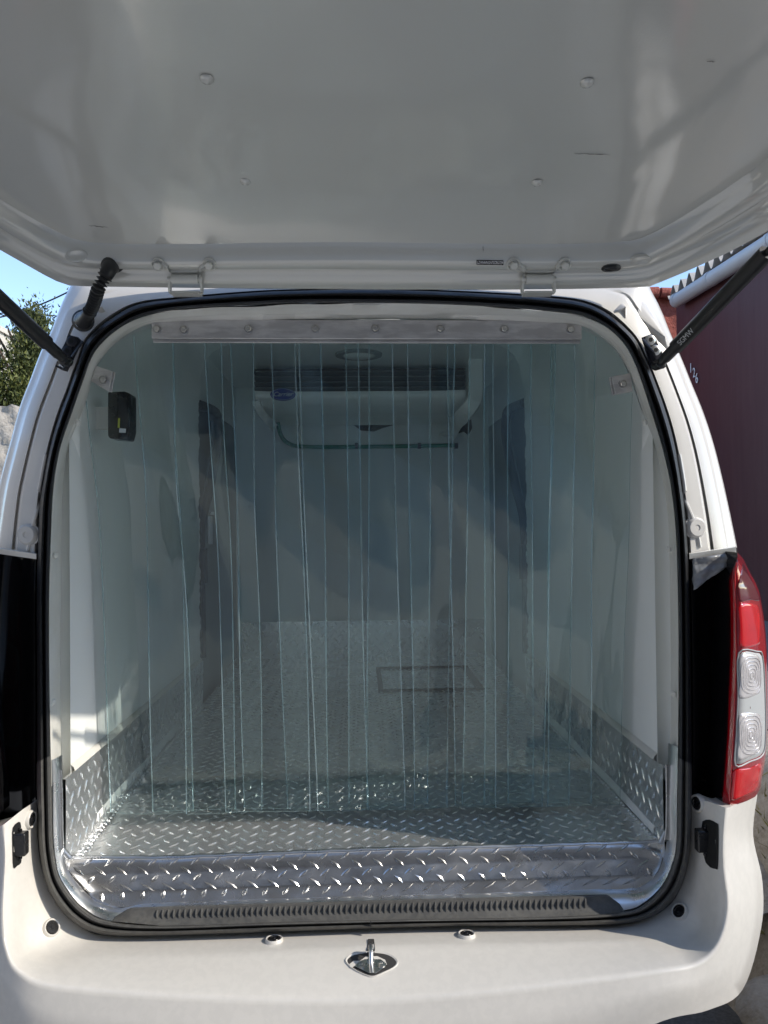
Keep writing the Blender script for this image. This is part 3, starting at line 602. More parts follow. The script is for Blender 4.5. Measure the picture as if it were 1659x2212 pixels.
# --- bumper
A = [(80,1745,1.51),(82,1826,1.51),(93,1886,1.51),(112,1936,1.51),(145,1981,1.51),(185,2008,1.51),(240,2021,1.51),(450,2018,1.51),(783,2006,1.51),(1029,2001,1.51),(1250,1999,1.51),(1360,1993,1.51),(1439,1961,1.51),(1469,1921,1.51),(1484,1876,1.51),(1490,1840,1.51),(1493,1800,1.51),(1493,1728,1.51)]
Cc = [(56,1743,1.465),(52,1830,1.46),(51,1900,1.455),(53,1965,1.445),(60,2030,1.435),(92,2060,1.43),(200,2068,1.425),(450,2064,1.425),(783,2048,1.425),(1029,2043,1.425),(1250,2037,1.427),(1404,2031,1.43),(1470,2029,1.435),(1510,2008,1.44),(1522,1950,1.447),(1526,1865,1.455),(1527,1800,1.46),(1530,1731,1.467)]
D = [(3,1785,1.42),(8,1850,1.41),(5,1915,1.40),(3,1985,1.38),(12,2050,1.36),(42,2100,1.345),(130,2131,1.335),(450,2153,1.325),(783,2160,1.325),(1029,2143,1.325),(1250,2119,1.33),(1429,2096,1.335),(1505,2082,1.345),(1550,2042,1.36),(1573,1965,1.38),(1565,1870,1.40),(1565,1810,1.41),(1570,1746,1.42)]
Ff = [(-60,1800,1.55),(-58,1860,1.54),(-66,1930,1.53),(-72,2010,1.50),(-62,2100,1.45),(-20,2190,1.39),(100,2300,1.34),(450,2345,1.31),(783,2352,1.31),(1029,2335,1.31),(1250,2285,1.32),(1430,2206,1.33),(1530,2182,1.36),(1604,2138,1.41),(1644,2006,1.47),(1647,1905,1.50),(1627,1805,1.52),(1636,1717,1.52)]
def line(ctrl, n=6): return [np.array(q) for q in crom(ctrl, n)]
rA_, rC_, rD_, rF_ = line(A), line(Cc), line(D), line(Ff)
def lerp(a, b, t, dy=0): return [p*(1-t)+q*t+np.array([0, 0, dy]) for p, q in zip(a, b)]
def toP(row): return [P(*p) for p in row]
def smoothk(a, c, b, w):  # rounded crease
    out = []
    for t in np.linspace(0, 1, 6):
        out.append([(p*(1-w)**0*1)*0+((1-t)**2*(q+(p-q)*w)+2*t*(1-t)*q+t*t*(q+(s-q)*w)) for p, q, s in zip(a, c, b)])
    return out
rws = [rA_, lerp(rA_, rC_, .35), lerp(rA_, rC_, .7)]+smoothk(rA_, rC_, rD_, .16)+[lerp(rC_, rD_, .5, -.004)]+smoothk(rC_, rD_, rF_, .13)+[lerp(rD_, rF_, .3, -.006), lerp(rD_, rF_, .5, -.008), lerp(rD_, rF_, .75, -.004), rF_]
# keep round the corner and tuck under
und = [np.array([p[0]+(4 if p[0] > 783 else -4)*0, p[1]+6, p[2]+.05]) for p in rF_]
grid3 = [toP(r) for r in rws]; grid3.append([P(*p)*np.array([1, 1, 1])+np.array([0, .05, -.02]) for p in rF_]); grid3.append([P(*p)+np.array([-.02*np.sign(p[0]-783), .16, -.03]) for p in rF_])
mb = MB(); mb.grid(grid3); BB = bvh(mb)
# cap at the two top ends
for k in (0, -1):
    e = [r[k] for r in grid3[:-2]]; mb.grid([e, [p+np.array([0, .06, -.004]) for p in e]])
bp = mb.build('bumper', M['bumper'], van, angle=50)
def bump_pt(px, py):  # depth of the bumper surface at a pixel (nearest grid vertex)
    best = None
    for r in rws[:16]:
        for q in r:
            d = (q[0]-px)**2+(q[1]-py)**2
            if best is None or d < best[0]: best = (d, q[2])
    return best[1]
M['hole'] = mat('slot_shade_black', (.004, .004, .004), .6)
for (px, py) in ((64, 1770), (110, 2005), (592, 2033), (1008, 2022), (1469, 1970), (1508, 1735)):
    c, nn_ = cast(BB, px, py, .002)
    c = c+nn_*.002; mb = MB(); mb.lathe(c, nn_, [(.0175, -.008), (.0165, .0005), (.0150, .0022), (.0128, .0012), (.0122, -.003)], 30); cup = mb.build('plug_cup', M['bumper'], bp)
    mb = MB(); mb.lathe(c, nn_, [(.0122, -.003), (.0122, .0), (.0108, .0022), (.008, .0022), (.0072, .0012), (.0035, .0012), (.003, .0026), (0, .0026)], 26); mb.build('plug', M['black'], cup)
# side buffer slots: raised black shapes painting the dark inside of holes
for (pts, stop) in (([(27, 1788), (41, 1778), (42, 1812), (42, 1862), (36, 1870), (28, 1874), (26, 1830)], (38, 1822)), ([(1522, 1777), (1548, 1779), (1553, 1790), (1552, 1870), (1547, 1877), (1530, 1868), (1524, 1830)], (1523, 1815))):
    q = []
    for a, b in crom(pts, 3, True): q.append(cast(BB, a, b, .0012)[0])
    mb = MB(); mb.prism(q, (0, .012, 0)); sl_ = mb.build('buffer_slot_shade', M['hole'], bp, smooth=False)
    a, b = stop; c, nn_ = cast(BB, a, b, .006)
    mb = MB(); mb.box(c, (.024, .020, .042)); mb.build('buffer_stop', M['black'], sl_, bevel=.003)
    for dy in (-28, 30):
        c, nn_ = cast(BB, a+3, b+dy, .001); mb = MB()
        mb.lathe(c, (0, -1, 0), [(.0055, 0), (.0055, .003), (.003, .004), (0, .003)], 12); mb.build('buffer_screw', M['black'], sl_)
# --- latch striker on a raised dark oval that paints the recess's shade
def bY(px, py): return np.interp(py, [2048, 2160], [1.425, 1.325])
oc = [(748, 2078), (757, 2066), (778, 2060), (803, 2058), (832, 2061), (850, 2069), (858, 2080), (850, 2091), (825, 2103), (806, 2110), (790, 2107), (765, 2095)]
q2 = crom(oc, 5, True)
def onB(a, b, o): return cast(BB, a, b, o)[0]
qo = [onB(803+(a-803)*1.05, 2083+(b-2083)*1.07, .0) for a, b in q2]; qq = [onB(803+(a-803)*1.02, 2083+(b-2083)*1.03, .0025) for a, b in q2]; qi = [onB(803+(a-803)*.96, 2083+(b-2083)*.95, .0012) for a, b in q2]
mb = MB(); mb.grid([qo, qq, qi], True); mb.build('latch_recess_rim', M['bumper'], bp)
mb = MB(); mb.add([onB(803+(a-803)*.98, 2083+(b-2083)*.98, .0010) for a, b in q2], [tuple(range(len(q2)))]); mb.build('latch_recess_shade', M['recess'], bp, smooth=False)
mb = MB(); mb.prism([onB(a, b, .0012) for a, b in [(754, 2085), (764, 2077), (778, 2077), (790, 2068), (815, 2067), (832, 2075), (836, 2086), (815, 2075), (784, 2078), (768, 2088), (758, 2092)]], (0, -.001, .001)); mb.build('recess_web', M['bumper'], bp, smooth=False)
st = MB(); st.prism([onB(a, b, .0022) for a, b in [(766, 2089), (776, 2079), (788, 2074), (822, 2074), (834, 2083), (834, 2089), (812, 2104), (798, 2104)]], (0, -.002, .001)); sp = st.build('striker_plate', M['steel'], bp, smooth=False, bevel=.0006)
mb = MB(); mb.tube(crom([onB(803, 2103, .003), onB(802, 2097, .012), onB(802, 2080, .024), onB(801, 2066, .022), onB(801, 2062, .014), onB(801, 2070, .0)], 6), .0042, 12); mb.build('striker_bar', M['steel'], sp)
for (a, b) in ((781, 2090), (824, 2088), (801, 2079)):
    mb = MB(); mb.lathe(onB(a, b, .003), cast(BB, a, b)[1], [(.0065, 0), (.0065, .002), (.003, .003), (.0025, .0015), (0, .0015)], 16); mb.build('striker_screw', M['steel'], sp)
mb = MB(); mb.prism([onB(a, b, .001) for a, b in [(795, 2030), (808, 2030), (810, 2050), (809, 2066), (793, 2066), (793, 2050)]], (0, -.0015, .0015)); mb.build('latch_tongue', M['recess'], bp, smooth=False, bevel=.0006)
# --- tail lights
lens = [(1593,1193),(1604,1204),(1618,1234),(1637,1269),(1645,1305),(1653,1359),(1657,1425),(1658,1507),(1657,1588),(1653,1638),(1645,1684),(1636,1717),(1604,1733),(1563,1741),(1563,1684),(1570,1588),(1574,1479),(1577,1398),(1576,1288),(1574,1261),(1581,1234),(1590,1212)]
def lY(px, py):   # rounded lens: nearest near its inner third, sweeping back outboard
    xi = np.interp(py, [1193, 1234, 1261, 1288, 1398, 1479, 1588, 1684, 1741], [1592, 1581, 1574, 1576, 1577, 1574, 1570, 1563, 1563]); xo = np.interp(py, [1193, 1234, 1269, 1305, 1359, 1425, 1588, 1638, 1684, 1717], [1594, 1618, 1637, 1645, 1653, 1657, 1657, 1653, 1645, 1636])
    t = np.clip((px-xi)/max(4, xo-xi), 0, 1); return 1.452-.03*math.sin(min(1, t*2.2)*1.57)+.075*t**2
def mirror(pts): return [np.array([-p[0]-.012, p[1], p[2]]) for p in pts]
def patch(outline, dY, n=26, inset=0):
    o = np.array(resample(crom(outline, 5, True)+[np.array(outline[0], float)], 61)[:-1]); c = o.mean(0); rows = []
    for s in (1, .96, .9, .82, .74, .66, .58, .5, .4, .3, .2, .1, .02):
        r_ = [];
        for p in o:
            q = c+(p-c)*s; r_.append(P(q[0], q[1], lY(q[0], q[1])+dY+(.010 if s == 1 else .002 if s == .96 else 0)))
        rows.append(r_)
    return rows
def light(side):
    f_ = (lambda g: g) if side > 0 else (lambda g: [mirror(r) for r in g])
    mb = MB(); g = f_(patch(lens, 0)); mb.grid(g, True); 
    tl_ = mb.build('tail_light', M['red'], van, angle=50)
    mb = MB(); mb.grid([g[0], [p+np.array([0, .07, 0]) for p in g[0]]], True); mb.build('lamp_housing', M['gloss'], tl_, angle=50)
    up_ = [(1596, 1306), (1628, 1302), (1641, 1315), (1644, 1350), (1643, 1385), (1636, 1395), (1598, 1398), (1597, 1350)]
    mb = MB(); mb.grid(f_(patch(up_, -.0035)), True)
    c = (1622, 1345)
    mb.build('brake_lens', M['red2'], tl_, angle=50)
    smk = [(1605, 1215), (1616, 1238), (1634, 1272), (1642, 1298), (1622, 1297), (1598, 1300), (1593, 1270), (1600, 1240)]
    mb = MB(); mb.grid(f_(patch(smk, -.003)), True); mb.build('smoked_lens', M['red3'], tl_, angle=50)
    lo_ = [(1583, 1664), (1620, 1658), (1645, 1648), (1643, 1680), (1634, 1708), (1605, 1722), (1578, 1728), (1580, 1690)]
    mb = MB(); mb.grid(f_(patch(lo_, -.003)), True); mb.build('reflector_lens', M['red2'], tl_, angle=50)
    cl = [(1596, 1411), (1635, 1407), (1648, 1419), (1653, 1500), (1654, 1588), (1648, 1630), (1620, 1645), (1589, 1653), (1591, 1590), (1595, 1500)]
    mb = MB(); mb.grid(f_(patch(cl, -.0035)), True); cr = mb.build('clear_lens', M['grey'], tl_, angle=50)
    for bowl in ([(1599, 1416), (1632, 1412), (1643, 1424), (1646, 1460), (1644, 1490), (1636, 1502), (1597, 1510), (1599, 1460)], [(1596, 1544), (1630, 1538), (1645, 1548), (1648, 1590), (1644, 1618), (1632, 1630), (1594, 1644), (1596, 1590)]):
        mb = MB(); mb.grid(f_(patch(bowl, -.0055)), True); b_ = mb.build('lamp_bowl', M['clear'], cr, angle=50)
        o = np.array(bowl, float); c = o.mean(0)
        mb = MB()
        for s in (.16, .34, .52, .70, .88):
            hx_, hy_ = (o[:, 0].max()-o[:, 0].min())/2*.9, (o[:, 1].max()-o[:, 1].min())/2*.9
            cc_ = [(c[0]+hx_*s*math.copysign(abs(math.cos(t))**.62, math.cos(t)), c[1]+hy_*s*math.copysign(abs(math.sin(t))**.62, math.sin(t))) for t in np.linspace(0, 2*math.pi, 33)[:-1]]
            ring_ = [P(x, y, lY(x, y)-.0078) for x, y in cc_]; ring_.append(ring_[0])
            if side < 0: ring_ = mirror(ring_)
            mb.tube(ring_, .0005, 5, cap=False)
        mb.build('lamp_ring', M['clear'], cr)
    # bright chrome line down the inner edge of the lens
    pl = [(1592, 1215), (1588, 1240), (1588, 1290), (1590, 1400), (1588, 1500), (1584, 1600), (1577, 1700), (1576, 1730)]
    r_ = [P(a, b, lY(a, b)-.002) for a, b in crom(pl, 5)]
    if side < 0: r_ = mirror(r_)
    mb = MB(); mb.tube(r_, .0014, 8); mb.build('lens_rib', M['red2'], tl_)
    rim = [P(a, b, lY(a, b)-.004) for a, b in crom(cl, 4, True)]; rim.append(rim[0])
    if side < 0: rim = mirror(rim)
    mb = MB(); mb.tube(rim, .0014, 6, cap=False); mb.build('lens_rim', M['grey'], tl_)
light(1); light(-1)
# ================================================================== TAILGATE
tg_p = None
_y = np.linspace(.3, 1.5, 481); _z = np.interp(_y, [.42, .6, .8, 1.0, 1.1, 1.2, 1.28, 1.34, 1.38, 1.50], [.725, .700, .668, .630, .606, .584, .566, .541, .522, .450])
_k = np.exp(-.5*(np.arange(-40, 41)/16.)**2); _z = np.convolve(np.pad(_z, 40, 'edge'), _k/_k.sum(), 'valid')
ZH = lambda Y: np.interp(Y, _y, _z)
WH = lambda Y: np.interp(Y, [.42, .8, 1.0, 1.15, 1.25, 1.30, 1.34, 1.37, 1.395, 1.405], [.66, .70, .70, .685, .655, .625, .592, .56, .525, .49])
Ys = np.r_[np.linspace(.45, 1.25, 22), np.linspace(1.27, 1.37, 8), [1.38, 1.388, 1.395, 1.400, 1.404]]
mb = MB(); rows = []
for Y in Ys:
    wv = WH(Y); rows.append([(x, Y+0, ZH(Y)-.010*(1-(x/wv)**2)*0+.010*(abs(x)/wv)**4+.0022*math.sin(x*9+Y*4)*math.sin(Y*7)) for x in np.linspace(-wv, wv, 60)])
mb.grid(rows)
hi = mb.build('tailgate', M['hatchpaint'], van, angle=60)
# U-shaped outlines from the left tip round the hinge side to the right tip
pan = [(-WH(Y), Y, ZH(Y)+.010) for Y in Ys]; bt = [(x, 1.404-.010*(1-(x/.48)**2), ZH(1.404-.010*(1-(x/.48)**2))+.010*(abs(x)/.49)**4+.0022*math.sin(x*9+1.404*4)*math.sin(1.404*7)+.0006) for x in np.linspace(-.48, .48, 24)]
pan = [np.array(p) for p in pan+bt+[(WH(Y), Y, ZH(Y)+.010) for Y in Ys[::-1]]]
outer = [np.array(p) for p in [(-.76, .45, .70), (-.765, .8, .655), (-.755, 1.05, .595), (-.725, 1.25, .535)]]+[P(*q) for q in [(0, 540, 1.40), (60, 574, 1.43), (115, 605, 1.452), (150, 617, 1.462), (200, 619, 1.468), (350, 621, 1.470), (600, 624, 1.472), (829, 626, 1.472), (1050, 626, 1.472), (1250, 624, 1.470), (1360, 622, 1.466), (1404, 619, 1.460), (1479, 588, 1.435), (1579, 543, 1.40), (1659, 500, 1.365)]]+[np.array(p) for p in [(.765, 1.20, .535), (.775, 1.05, .58), (.78, .8, .645), (.76, .45, .70)]]
NU = 160
# match by corners: left run, hinge run, right run
def split(poly, f1, f2):
    n = len(poly); return [resample(poly[:f1+1], 50), resample(poly[f1:f2+1], 60), resample(poly[f2:], 50)]
def joinr(parts): return np.vstack([parts[0], parts[1][1:], parts[2][1:]])
outc = [np.array(p) for p in outer]
pi = len(Ys)-1
pr = joinr(split(pan, pi-3, len(pan)-1-(pi-3)))
orr = joinr(split(outc, 7, 15))
def mixr(t, dz=0, dy=0): return [a*(1-t)+b*t+np.array([0, dy, dz]) for a, b in zip(pr, orr)]
prof = [(0, .0, 0), (.015, -.001, 0), (.05, -.012, 0), (.10, -.024, .0), (.13, -.027, 0), (.30, -.022, .0), (.36, -.018, 0), (.40, -.010, 0), (.50, -.002, .0), (.62, .000, .0), (.66, -.004, 0), (.70, -.009, 0), (.80, -.009, 0), (.86, -.005, 0), (.93, -.004, 0), (.97, -.002, 0), (1, 0, 0)]
mb = MB(); rws2 = [mixr(t, dz, dy) for t, dz, dy in prof]; mb.grid(rws2); TB = bvh(mb)
# outside skin: up over the edge and across the top
topr = [p+np.array([0, .012, .035]) for p in orr]; topr2 = [p*np.array([.97, 1, 1])+np.array([0, 0, .062]) for p in orr]
mb.grid([list(orr), topr, topr2])
h = len(topr2)//2; Lh = topr2[:h+1]; Rh = topr2[::-1][:h+1]
mb.grid([[a*(1-t)+b*t+np.array([0, 0, .03*math.sin(t*math.pi)]) for t in np.linspace(0, 1, 16)] for a, b in zip(Lh, Rh)])
for k in (0, -1): pass
mb.grid([[(x, .45, ZH(.45)-.01*0) for x in np.linspace(-.66, .66, 16)], [Lh[0]*(1-t)+Rh[0]*t+np.array([0, 0, .03*math.sin(t*math.pi)]) for t in np.linspace(0, 1, 16)]])
mb.build('tailgate_frame', M['hatchpaint'], hi, angle=50)
def hY(py, lo=.5, hi_=1.6):   # depth where the tailgate panel is met along a sight line of row py
    a, b = .5, 1.42
    for _ in range(40):
        m_ = (a+b)/2
        if P(783, py, m_)[2] > ZH(m_): b = m_
        else: a = m_
    return a
for (px, py, r_) in ((447, 174, .0100), (1268, 178, .0100), (530, 393, .0092), (1160, 395, .0092)):
    Y = hY(py); c = P(px, py, Y); c[2] = ZH(Y)+.010*(abs(c[0])/WH(Y))**4+.002
    mb = MB(); mb.lathe(c, (0, .05, -1), [(r_, 0), (r_*.95, .003), (r_*.75, .0055), (r_*.35, .0065), (r_*.2, .008), (0, .008)], 26); mb.build('trim_plug', M['hatchpaint'], hi)
M['scuff'] = mat('scuff', (.22, .21, .2), .8)
for (a, b, c, d) in ((192, 493, 232, 496), (1240, 331, 1318, 334), (1526, 131, 1545, 132), (1043, 527, 1044, 545)):
    Ya, Yb = (hY(b), hY(d)) if b < 520 else (1.40, 1.398)
    p0, p1 = P(a, b, Ya-.001), P(c, d, Yb-.001)
    if b < 520:
        p0[2] = ZH(Ya)-.0008+.010*(abs(p0[0])/WH(Ya))**4; p1[2] = ZH(Yb)-.0008+.010*(abs(p1[0])/WH(Yb))**4
    mb = MB(); mb.tube([p0*(1-t)+p1*t+np.array([0, rough(t*3, a, .002), 0]) for t in np.linspace(0, 1, 8)], [.0002, .0005, .0003, .0007, .0004, .0008, .0003, .0001], 5); mb.build('paint_scuff', M['scuff'], hi)
# hinges
def onT(x, y, o=0):
    p, n = cast(TB, x, y); return p-o*np.array(fw*1.0)*1.0 if o else p
for hx in (398, 1163):
    # shadowed cup pressed into the frame behind the strap
    cupo = [(hx-62, 560), (hx-42, 556), (hx+42, 556), (hx+62, 560), (hx+52, 586), (hx+30, 592), (hx-30, 592), (hx-50, 586)]
    q = [onT(x, y, .001) for x, y in crom(cupo, 4, True)]; cc = onT(hx, 575, .0005)
    # strap: bar bent over two feet
    pth = [(-66, 570, .004), (-48, 569, .004), (-38, 573, .005), (-30, 583, .012), (-22, 587, .014), (24, 587, .014), (33, 583, .012), (41, 573, .005), (50, 570, .004), (68, 571, .004)]
    a = [onT(hx+x, y, o) for x, y, o in crom(pth, 5)]
    mb = MB(); mb.grid([[p+np.array([0, .012, .010]) for p in a], a, [p+np.array([0, .0008, -.0050]) for p in a], [p+np.array([0, .014, -.005]) for p in a]]); hg = mb.build('hinge', M['hinge'], hi, angle=45)
    for bx in (-55, 55):
        c = onT(hx+bx, 573, .004)
        ft = [onT(hx+bx+14*math.cos(t), 570+9*math.sin(t), .003) for t in np.linspace(0, 6.283, 19)[:-1]]
        mb = MB(); mb.prism(ft, (0, -.002, -.001)); mb.build('hinge_foot', M['hinge'], hg, smooth=False, bevel=.0006)
        mb = MB(); mb.lathe(c, (0, -.80, -.60), [(.0125, -.003), (.0125, .001), (.0105, .003)], 24); mb.lathe(c, (0, -.80, -.60), [(.0078, .002), (.0078, .010), (.0062, .0115), (0, .0115)], 6)
        mb.build('hinge_bolt', M['hinge'], hg, angle=30)
    Yh = onT(hx, 600, .014)[1]
    mb = MB(); mb.tube([P(hx-27, 603, Yh), P(hx+30, 603, Yh)], .0088, 24); mb.build('hinge_roller', M['hinge'], hg)
    mb = MB()
    for s in (-1, 1):
        o = 1.5+s*32
        loop = [P(hx+o, 593, Yh-.002), P(hx+o+s*1, 608, Yh), P(hx+o+s*3, 618, Yh+.008), P(hx+o+s*2, 631, Yh+.022)]
        a = crom(loop, 5); mb.grid([[p+np.array([dx, dy, 0]) for p in a] for dx, dy in ((-.0017, 0), (.0017, 0), (.0017, .016), (-.0017, .016), (-.0017, 0))])
    mb.tube([P(hx-36, 603, Yh), P(hx+38, 603, Yh)], .0045, 12)
    b0, b1 = P(hx-30, 631, Yh+.022), P(hx+33, 631, Yh+.022); mb.box((b0+b1)/2+np.array([0, .012, 0]), (b1[0]-b0[0], .03, .0035)); mb.build('hinge_yoke', M['hinge'], hg, angle=45)
# black grommet and identification strip
c, nn_ = cast(TB, 1320, 579, .001); mb = MB(); mb.lathe(c, nn_, [(.0185, -.004), (.0185, .001), (.0165, .003), (.013, .002), (.011, .004), (0, .006)], 30, sx=.62, xa=(0, .5, -.85)); mb.build('grommet', M['rubber'], hi)
q = [onT(1029, 572, .0015), onT(1087, 573, .0015), onT(1087, 563, .0015), onT(1029, 562, .0015)]
mb = MB(); mb.prism(q, (0, -.0008, -.0006)); vp = mb.build('id_strip', M['black'], hi, smooth=False)
text('LZWNNNGN7SC832729', 'id_text', vp, sum(q)/4+np.array([0, -.0013, -.0010]), q[1]-q[0], q[3]-q[0], .0072, M['white'], .0002, scale_x=.62)
# corner dimple
for px in (1385, 250):
    c, nn_ = cast(TB, px if px > 800 else 165, 562 if px > 800 else 552, .001)
    mb = MB(); mb.lathe(c, nn_, [(.020, -.004), (.019, .001), (.014, .0015), (.010, 0), (0, -.001)], 30, sx=.6, xa=(0, .6, -.7)); mb.build('pressed_dimple', M['hatchpaint'], hi)
# --- gas struts, hung between gate and pillar
def strut(bx, by, ex_w, side):
    a = P(bx, by, 1.44); b = np.array(ex_w); d = (b-a)/np.linalg.norm(b-a)
    mb = MB(); mb.tube([a+d*.02, a+d*.05, a+d*.052, b-d*.22], [.0105, .0105, .0135, .0135], 24)
    mb.tube([b-d*.22, b], .006, 14); ss = mb.build('gas_strut', M['strutm'], van)
    mb = MB(); mb.tube([a-d*.006, a+d*.022], [.0085, .0095], 14); mb.lathe(a, (side*.3, -1, 0), [(.010, -.012), (.010, .008), (.007, .010), (0, .010)], 16); mb.build('ball_socket', M['black'], ss)
    # pillar bracket: plate with folded lip and two socket screws
    if side < 0: pl = [(150, 724), (170, 729), (176, 735), (145, 800), (128, 785), (133, 757)]; sc_ = ((156, 738), (147, 759)); lip = [(176, 735), (145, 800), (132, 792)]
    else: pl = [(1385, 730), (1405, 722), (1412, 728), (1431, 765), (1424, 790), (1404, 797), (1397, 770)]; sc_ = ((1404, 735), (1415, 757)); lip = [(1388, 732), (1400, 765), (1412, 797)]
    q = [P(x, y, 1.494) for x, y in pl]
    mb = MB(); mb.prism(q, (0, -.0035, 0)); br = mb.build('strut_bracket', M['bracket'], ss, smooth=False, bevel=.001)
    a_ = [P(x, y, 1.490) for x, y in lip]; mb = MB(); mb.grid([a_, [p+np.array([-side*.004, -.035 if i else -.006, -.004]) for i, p in enumerate(a_)]]); mb.build('bracket_lip', M['bracket'], br, smooth=False, solid=.003)
    for x, y in sc_:
        mb = MB(); mb.lathe(P(x, y, 1.490), (0, -1, 0), [(.0105, 0), (.0105, .002), (.0085, .0035), (.0042, .0035)], 24); mb.build('bracket_screw', M['bracket'] if side < 0 else M['steel'], br)
        mb = MB(); mb.lathe(P(x, y, 1.489), (0, -1, 0), [(.0042, .0022), (0, .0022)], 6); mb.build('screw_socket', M['void'], br)
    return a, b, d, ss
strut(140, 778, (-.70, 1.0, .519), -1)
a, b, d, ss = strut(1424, 787, (.70, 1.0, .515), 1)
# lettering on the right strut, wrapped on the side facing out
mid = None; best = 9
for t_ in np.linspace(.05, .5, 200):
    p = a+(b-a)*t_; v_ = Vector(p); c_ = (v_.dot(rt)/v_.dot(fw))*F+CX
    if abs(c_-1488) < best: best = abs(c_-1488); mid = p
view = -mid/np.linalg.norm(mid); n_ = view-d*np.dot(view, d); n_ /= np.linalg.norm(n_); tn = np.cross(n_, d)
text('SGMW', 'strut_lettering', ss, mid+n_*.0141, d, np.cross(n_, d), .0135, M['grey'], .0003)
# --- corrugated wiring boot
pth = [P(238, 574, 1.42), P(234, 586, 1.40), P(222, 605, 1.395), P(212, 625, 1.40), P(206, 645, 1.42), P(200, 662, 1.44), P(190, 680, 1.46), P(180, 693, 1.49)]
pc = resample(crom(pth, 10), 420); rr = []
for k in range(420):
    t_ = k/419; base = np.interp(t_, [0, .06, .2, .26, .72, .8, .95, 1], [.017, .0145, .0125, .0095, .0095, .0125, .0155, .017])
    rr.append(base+(.0030*math.cos((t_-.22)*2*math.pi*25) if .22 < t_ < .74 else 0))
mb = MB(); mb.tube(pc, rr, 20); bt_ = mb.build('wiring_boot', M['rubber'], van, angle=80)
mb = MB(); mb.lathe(P(240, 573, 1.432), (0, -.8, -.6), [(.024, -.004), (.024, .003), (.018, .006)], 28, sx=.6, xa=(0, .6, -.8)); mb.lathe(P(180, 693, 1.497), (0, -1, 0), [(.021, -.002), (.021, .004), (.016, .007)], 28); mb.build('boot_collar', M['rubber'], bt_)
# ================================================================== EVAPORATOR on the ceiling
YE = 3.30
def XZ(px, py, Y): return P(px, py, Y)
ev = None
tl = P(550, 845, YE); tr_ = P(1004, 845, YE); 
xa_, xb_ = P(548, 820, YE)[0], P(1006, 820, YE)[0]; zt, zg = P(780, 792, YE)[2], P(780, 845, YE)[2]; zb = P(780, 912, 3.80)[2]; zl = P(780, 966, 3.83)[2]
nX = 30
mb = MB(); rws3 = []
for (Y, z, s) in ((YE, zg+.0, 1), (YE-.004, zg-.012, 1), (YE+.01, zg-.035, .995), (YE+.05, zg-.055, .985), (YE+.2, zg-.075, .97), (3.72, zb+.01, .95), (3.76, zb-.02, .94)):
    rws3.append([(np.mean([xa_, xb_])+(xb_-xa_)/2*s*t, Y, z+.004*t**6) for t in np.linspace(-1, 1, nX)])
mb.grid(rws3); mb.grid([[(xa_, YE, zt), (xa_, 3.8, zt)], [(xa_, YE, zg), (xa_, 3.8, zb)]]); mb.grid([[(xb_, YE, zt), (xb_, 3.8, zt)], [(xb_, YE, zg), (xb_, 3.8, zb)]])
ev = mb.build('evaporator', M['liner'], van, angle=60)
mb = MB(); mb.box(((xa_+xb_)/2, YE+.05, (zt+zg)/2), (xb_-xa_-.004, .02, zt-zg)); gr = mb.build('grille_back', M['grille'], ev, smooth=False)
mb = MB()
for k in range(4):
    z = zg+(zt-zg)*(k+.5)/4.6; mb.box(((xa_+xb_)/2, YE+.012, z), (xb_-xa_-.004, .035, .004), Matrix.Rotation(R(-18), 3, 'X'))
M['slat'] = mat('grille_slat', (.10, .12, .125), .35, coat=.5); mb.build('grille_slat', M['slat'], gr, smooth=False)
# lower tray with rounded corners, hose along its bottom
out = [(590, 905), (1000, 905), (996, 935), (975, 958), (955, 964), (640, 964), (618, 955), (602, 935)]
mb = MB(); mb.prism([P(a, b, 3.78) for a, b in out], (0, .05, 0)); ty = mb.build('drain_tray', M['liner2'], ev, smooth=False, bevel=.006)
mb = MB(); mb.prism([P(a, b, 3.775) for a, b in [(752, 913), (790, 909), (828, 912), (850, 918), (825, 925), (808, 932), (780, 930), (768, 921)]], (0, .01, 0)); mb.build('tray_gap', M['void'], ty, smooth=False)
mb = MB(); mb.tube(crom([P(600, 912, 3.74), P(606, 938, 3.745), P(622, 957, 3.76), P(660, 965, 3.765), P(800, 965, 3.765), P(985, 962, 3.765)], 8), .010, 12); mb.build('drain_hose', M['hose'], ev)
for x in (770, 905, 985):
    mb = MB(); mb.tube([P(x-3, 963, 3.76), P(x+4, 963, 3.76)], .0145, 12); mb.build('hose_clip', M['rubber'], ev)
# white refrigerant duct at the right end, short one at the left
for path, w_ in (([(1027, 690, 3.18), (1027, 800, 3.22), (1027, 850, 3.24), (1020, 872, 3.25), (1000, 898, 3.3), (975, 922, 3.5), (962, 932, 3.7)], .033), ([(552, 868, 3.3), (562, 888, 3.32), (578, 908, 3.4), (595, 925, 3.6)], .018)):
    a = crom([P(*q) for q in path], 6); rw = []
    for k, p in enumerate(a):
        t_ = a[min(k+1, len(a)-1)]-a[max(k-1, 0)]; t_ = t_/np.linalg.norm(t_); nn = np.cross(t_, [0, -1, 0]); nn /= np.linalg.norm(nn)
        wv = w_*(1+.03*math.sin(k*2.1)); rw.append([p+nn*wv, p+nn*wv*.85+np.array([0, -.012, 0]), p-nn*wv*.85+np.array([0, -.012, 0]), p-nn*wv, p-nn*wv+np.array([0, .05, 0])])
    mb = MB(); mb.grid(rw); mb.build('pipe_cover', M['liner'], ev, angle=50)
mb = MB(); mb.prism([P(a, b, 3.56) for a, b in [(1000, 918), (1018, 905), (1020, 925), (1012, 940), (1003, 932), (990, 936)]], (0, .01, 0)); mb.build('torn_gap', M['void'], ev, smooth=False)
